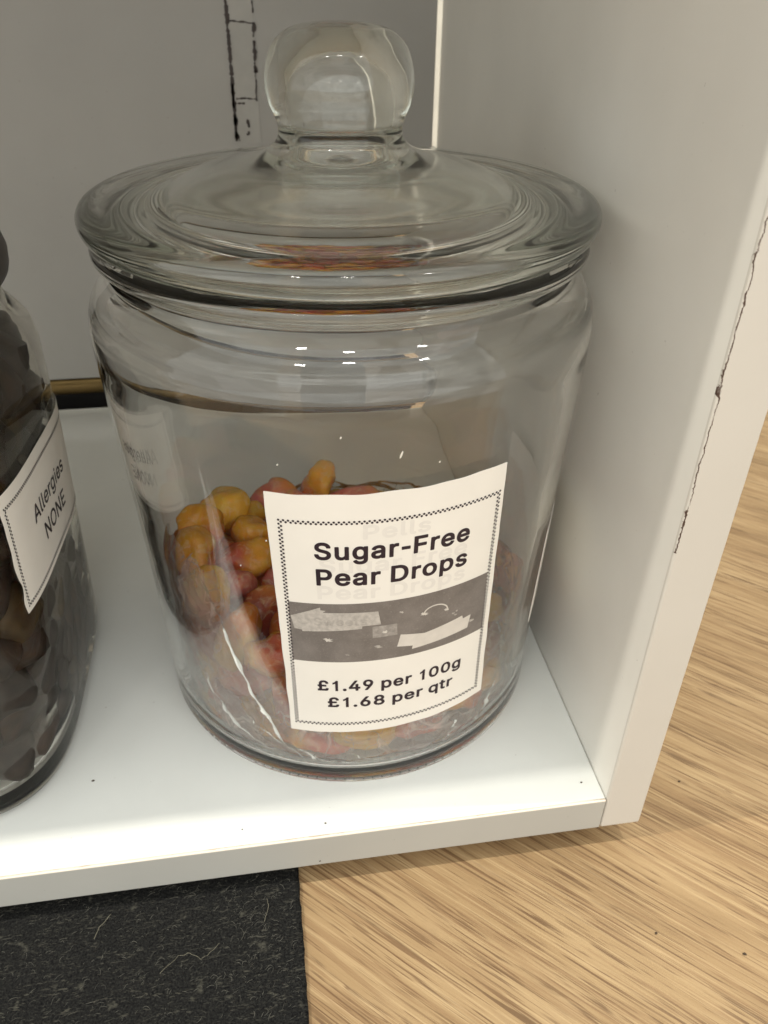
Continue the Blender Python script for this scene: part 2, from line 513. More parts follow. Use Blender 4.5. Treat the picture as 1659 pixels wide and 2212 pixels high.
def felt():
    m, t, b = new_mat('black_felt')
    o = objco(t)
    n1 = noise_tex(t, o, 1500, 3, 0.7)
    c = ramp(t, n1, [(0.35, (0.007, 0.007, 0.0075)), (0.62, (0.022, 0.022, 0.021)), (0.8, (0.05, 0.049, 0.044))])
    st = smooth(t, noise_tex(t, mapping(t, o, (260, 1100, 100), (0, 0, math.radians(-30))), 1.0, 4, 0.6, 1.5), 0.55, 0.72)
    c = mixc(t, math_(t, 'MULTIPLY', st, 0.55), c, (0.11, 0.105, 0.085))
    bl = smooth(t, noise_tex(t, mapping(t, o, (1, 1, 1), loc=(3, 3, 0)), 190, 3), 0.63, 0.78)
    c = mixc(t, math_(t, 'MULTIPLY', bl, 0.45), c, (0.13, 0.125, 0.10))
    t.links.new(c, b.inputs['Base Color'])
    b.inputs['Roughness'].default_value = 0.95
    b.inputs['Specular IOR Level'].default_value = 0.02
    b.inputs['Sheen Weight'].default_value = 0.0
    bump(t, n1, b, 0.7, 0.0006)
    return m
flmat = link('floor_mat', mat_mesh(), felt(), None, True)
tag(flmat, 'black felt floor mat speckled with pale lint, lying on the oak floor under the cabinet', 'mat')
def lint():
    rnd = random.Random(11)
    v, f = [], []
    def strand(pts, w):
        n = len(pts)
        for i, p in enumerate(pts):
            d = Vector(pts[min(i + 1, n - 1)]) - Vector(pts[max(i - 1, 0)])
            s = Vector((-d.y, d.x, 0)).normalized() * w * (0.35 + 0.65 * math.sin(math.pi * (i + 0.4) / n))
            v.append((p[0] - s.x, p[1] - s.y, p[2])); v.append((p[0], p[1], p[2] + w)); v.append((p[0] + s.x, p[1] + s.y, p[2]))
            if i:
                k = len(v) - 6
                f.append((k, k + 1, k + 4, k + 3)); f.append((k + 1, k + 2, k + 5, k + 4))
    for i in range(700):
        x, y = rnd.uniform(-0.135, -0.030), rnd.uniform(-0.150, -0.082)
        if i < 160: x = rnd.gauss(-0.044, 0.006); y = rnd.gauss(-0.103, 0.012)
        if x > -0.0285: continue
        a = rnd.gauss(0.55, 0.55); L = rnd.uniform(0.0006, 0.0034) * (0.6 if i < 160 else 0.8); curl = rnd.gauss(0, 1.1)
        pts = []
        for k in range(7):
            s = k / 6
            pts.append((x, y, ZW + 0.0027 + 0.0004 * math.sin(math.pi * s)))
            x += math.cos(a) * L / 6; y += math.sin(a) * L / 6; a += curl / 6
        strand(pts, rnd.uniform(0.000018, 0.00006))
    return mesh('lint', v, f)
o = link('lint', lint(), simple('pale_lint', (0.125, 0.12, 0.10), 0.9), flmat)
o['kind'] = 'stuff'; o['label'] = 'pale short fibres stuck to the felt'
def long_fibre(pts, w):
    P = [Vector((a, b_, ZW + 0.003)) for a, b_ in pts]
    out = []
    for i in range(len(P) - 1):
        for k in range(6):
            out.append(P[i].lerp(P[i + 1], k / 6) + Vector((0, 0.0002 * math.sin(k + i * 2), 0)))
    out.append(P[-1])
    return tube_mesh('hair', out, w, 6)
FIB = simple('golden_fibre', (0.27, 0.25, 0.18), 0.7)
FH = [([(-0.0712, -0.1125), (-0.066, -0.1080), (-0.0625, -0.1075), (-0.0590, -0.1100), (-0.0565, -0.1085), (-0.0535, -0.1058)], 0.00004),
      ([(-0.0922, -0.0990), (-0.0912, -0.0955), (-0.0880, -0.0915)], 0.00006),
      ([(-0.0395, -0.1010), (-0.0380, -0.0960), (-0.0385, -0.0935)], 0.00005)]
for pts, w in FH:
    o = link('fibre', long_fibre(pts, w), FIB, flmat, True)

# small dark specks of dirt
DIRT = simple('dark_crumb', (0.055, 0.036, 0.022), 0.9)
def crumb(x, y, z, r, face='z', label='', cat='speck', seed=0):
    bm = bmesh.new(); bmesh.ops.create_icosphere(bm, subdivisions=1, radius=r)
    rnd = random.Random(seed)
    for vv in bm.verts:
        vv.co *= rnd.uniform(0.75, 1.25)
        if face == 'z': vv.co.z *= 0.4; vv.co.x *= 1.4
        else: vv.co.y *= 0.3
    o = link('dirt_speck', bm_mesh('dirt_speck', bm), DIRT)
    o.location = (x, y, z)
    tag(o, label, cat)
crumb(-0.0944, -0.0560, 0.0003, 0.00042, label='black speck on the grey shelf between the two jars', seed=1)
crumb(-0.0178, -0.0835, 0.0002, 0.00028, label='tiny speck on the bright shelf strip below the pear drops label', seed=2)
crumb(0.0701, -0.0803, 0.0002, 0.00030, label='tiny speck on the shelf beside the cream side panel', seed=3)
crumb(-0.0444, -0.0819, 0.0002, 0.00022, label='faint speck on the bright shelf strip left of the jar base', seed=4)
crumb(-0.0204, YF - 0.0001, -0.0126, 0.00030, 'y', label='dark speck low on the front edge of the shelf', seed=5)
crumb(0.1172, -0.0680, ZW + 0.0002, 0.0004, label='small crumb on the oak floor nearest the side panel', seed=6)
crumb(0.0840, -0.1213, ZW + 0.0002, 0.00045, label='elongated brown crumb on the oak floor, lower middle', seed=7)
crumb(0.1087, -0.1315, ZW + 0.0002, 0.0005, label='dark round crumb on the oak floor near the lower right', seed=8)

# ================================================================== JAR OF PEAR DROPS
jar = empty('glass_jar', (0, 0, 0))
tag(jar, 'round clear glass jar with knobbed glass lid, labelled Sugar-Free Pear Drops', 'jar')
outer = [(0.0, 0.0018, 1), (0.056, 0.0018), (0.0650, 0.0012), (0.0680, 0.0001), (0.0693, 0.0004), (0.0699, 0.0016), (0.0701, 0.0045), (0.0704, 0.020),
         (0.0713, 0.050), (0.0728, 0.085), (0.0742, 0.110), (0.0753, 0.130), (0.0757, 0.1400), (0.0755, 0.1455),
         (0.0743, 0.1500), (0.0718, 0.1540), (0.0694, 0.1570), (0.0678, 0.1596), (0.0676, 0.1612), (0.0690, 0.1622),
         (0.0710, 0.1630), (0.0717, 0.1644), (0.0714, 0.1660), (0.0700, 0.1668)]
inner = [(0.0650, 0.1667), (0.0630, 0.1658), (0.0622, 0.1635), (0.0621, 0.1600), (0.0622, 0.1560), (0.0632, 0.1525), (0.0655, 0.1495),
         (0.0690, 0.1470), (0.0710, 0.1445), (0.0716, 0.1405), (0.0713, 0.1330), (0.0702, 0.110), (0.0688, 0.085), (0.0674, 0.050), (0.0666, 0.022),
         (0.0664, 0.0090), (0.0652, 0.0056), (0.0620, 0.0042), (0.045, 0.0040), (0.0, 0.0040, 1)]
prof = spline(outer, 4) + spline(inner, 4)
jb = link('body', lathe('jar_body', prof, 192), GLASS, jar, True)
# moulded knurling round the foot of the jar
def knurl():
    v, f = [], []
    n = 132
    for i in range(n):
        a = 2 * math.pi * i / n; da = 0.010
        pts = []
        for (r, z) in ((0.0668, 0.0004), (0.0650, -0.00003), (0.0625, 0.0008), (0.0606, 0.0017)):
            pts.append((r, z))
        k = len(v)
        for (r, z) in pts:
            for s in (-1, 0, 1):
                v.append((r * math.cos(a + s * da * 0.5), r * math.sin(a + s * da * 0.5), z - (0.00035 if s == 0 else -0.0002) + 0.0006))
        for q in range(3):
            for s in range(2):
                f.append((k + q * 3 + s, k + q * 3 + s + 1, k + q * 3 + s + 4, k + q * 3 + s + 3))
    return mesh('knurling', v, f)
link('knurling', knurl(), GLASS, jar)

lid_out = [(0.0, 0.2174, 1), (0.0080, 0.2172), (0.0138, 0.2157), (0.0178, 0.2122), (0.0197, 0.2072), (0.0201, 0.2030), (0.0194, 0.1990), (0.0183, 0.1964),
           (0.0175, 0.1942), (0.0172, 0.1920), (0.0177, 0.1898), (0.0195, 0.1879), (0.0236, 0.1859), (0.0300, 0.1842), (0.0380, 0.1822), (0.0450, 0.1798),
           (0.0500, 0.1773), (0.0535, 0.1766), (0.0690, 0.1765), (0.0722, 0.1756), (0.0736, 0.1735), (0.0734, 0.1710), (0.0722, 0.1690),
           (0.0698, 0.1677), (0.0640, 0.1671), (0.0612, 0.1660), (0.0600, 0.1620), (0.0596, 0.1592), (0.0584, 0.1582)]
lid_in = [(0.0570, 0.1586), (0.0560, 0.1610), (0.0548, 0.1670), (0.0530, 0.1708), (0.0487, 0.1737), (0.0437, 0.1762), (0.0368, 0.1786), (0.0290, 0.1806), (0.0215, 0.1822), (0.0165, 0.1838), (0.0138, 0.1868),
          (0.0132, 0.1910), (0.0142, 0.1960), (0.0146, 0.2010), (0.0132, 0.2060), (0.0098, 0.2098), (0.0050, 0.2118), (0.0, 0.2122, 1)]
lid = link('lid', lathe('jar_lid', spline(lid_out, 4) + spline(lid_in, 4), 192), LID_GLASS, jar, True)
lid.location.z = 0.0003

# ---- printed label wrapped round the glass
def jr(z):      # outer radius of the body at height z
    tab = [(0.0, 0.0700), (0.0060, 0.0701), (0.020, 0.0704), (0.050, 0.0713), (0.085, 0.0728), (0.110, 0.0742), (0.130, 0.0753), (0.14, 0.0757)]
    return float(np.interp(z, [a for a, _ in tab], [b_ for _, b_ in tab]))
def wrap(a, z, off):
    r = jr(z) + off
    return (r * math.sin(a), -r * math.cos(a), z)
PAPER = simple('white_label_paper', (0.83, 0.80, 0.745), 0.62, 0, 0.3, 60, 0.03)
INK = simple('black_printing_ink', (0.030, 0.018, 0.026), 0.5, 0, 0.3, 900, 0.3)
GHOST = simple('show_through_ink', (0.765, 0.735, 0.69), 0.62, 0, 0.3, 300, 0.04)
GHOST2 = simple('show_through_line', (0.775, 0.735, 0.68), 0.62, 0, 0.3, 300, 0.04)
def photo_grey():
    m, t, b = new_mat('printed_grey')
    o = objco(t)
    n = noise_tex(t, o, 120, 6, 0.7)
    c = ramp(t, n, [(0.3, (0.135, 0.118, 0.108)), (0.7, (0.215, 0.192, 0.178))])
    n2 = noise_tex(t, o, 2400, 2, 0.7)
    c = mixc(t, smooth(t, n2, 0.55, 0.8), c, (0.28, 0.25, 0.23))
    t.links.new(c, b.inputs['Base Color']); b.inputs['Roughness'].default_value = 0.55
    return m
PGREY = photo_grey()
PLIGHT = simple('printed_light_grey', (0.50, 0.465, 0.43), 0.55, 0, 0.3, 700, 0.25)
PLIGHT2 = simple('printed_pale_grey', (0.66, 0.62, 0.57), 0.55, 0, 0.3, 300, 0.08)
PMID = simple('printed_mid_grey', (0.36, 0.33, 0.305), 0.55, 0, 0.3, 700, 0.3)

PFAINT = simple('printed_faint_grey', (0.43, 0.40, 0.37), 0.55, 0, 0.3, 700, 0.25)
LAB = [(-0.3905, 0.1203), (0.5001, 0.1219), (0.5602, 0.0289), (-0.3799, 0.0269)]    # TL TR BR BL (angle, z)
def sheet(name, corners, wrapf, off, nu=60, nv=60, ragged=0.0, thick=0.0001):
    TL, TR, BR, BL = corners
    v, f = [], []
    for j in range(nv + 1):
        for i in range(nu + 1):
            s, q = i / nu, j / nv
            a = (TL[0] * (1 - s) + TR[0] * s) * (1 - q) + (BL[0] * (1 - s) + BR[0] * s) * q
            z = (TL[1] * (1 - s) + TR[1] * s) * (1 - q) + (BL[1] * (1 - s) + BR[1] * s) * q
            if ragged:
                if j in (0, nv): z += ragged * noise.noise(Vector((a * 9, j, 0)))
                if i in (0, nu): a += ragged * 9 * noise.noise(Vector((z * 120, i, 4)))
            v.append(wrapf(a, z, off))
    n0 = len(v)
    for j in range(nv + 1):
        for i in range(nu + 1):
            s, q = i / nu, j / nv
            p = Vector(v[j * (nu + 1) + i])
            v.append(tuple(p))
    for j in range(nv):
        for i in range(nu):
            k = j * (nu + 1) + i
            f.append((k, k + nu + 1, k + nu + 2, k + 1))
    v = v[:n0]
    me = mesh(name, v, f)
    bm = bmesh.new(); bm.from_mesh(me)
    bmesh.ops.solidify(bm, geom=list(bm.faces), thickness=thick)
    bm.to_mesh(me); bm.free()
    return me
label = link('label', sheet('label', LAB, wrap, 0.00022, ragged=0.0004), PAPER, jar)
tag(label, 'white paper label printed Sugar-Free Pear Drops with two prices')

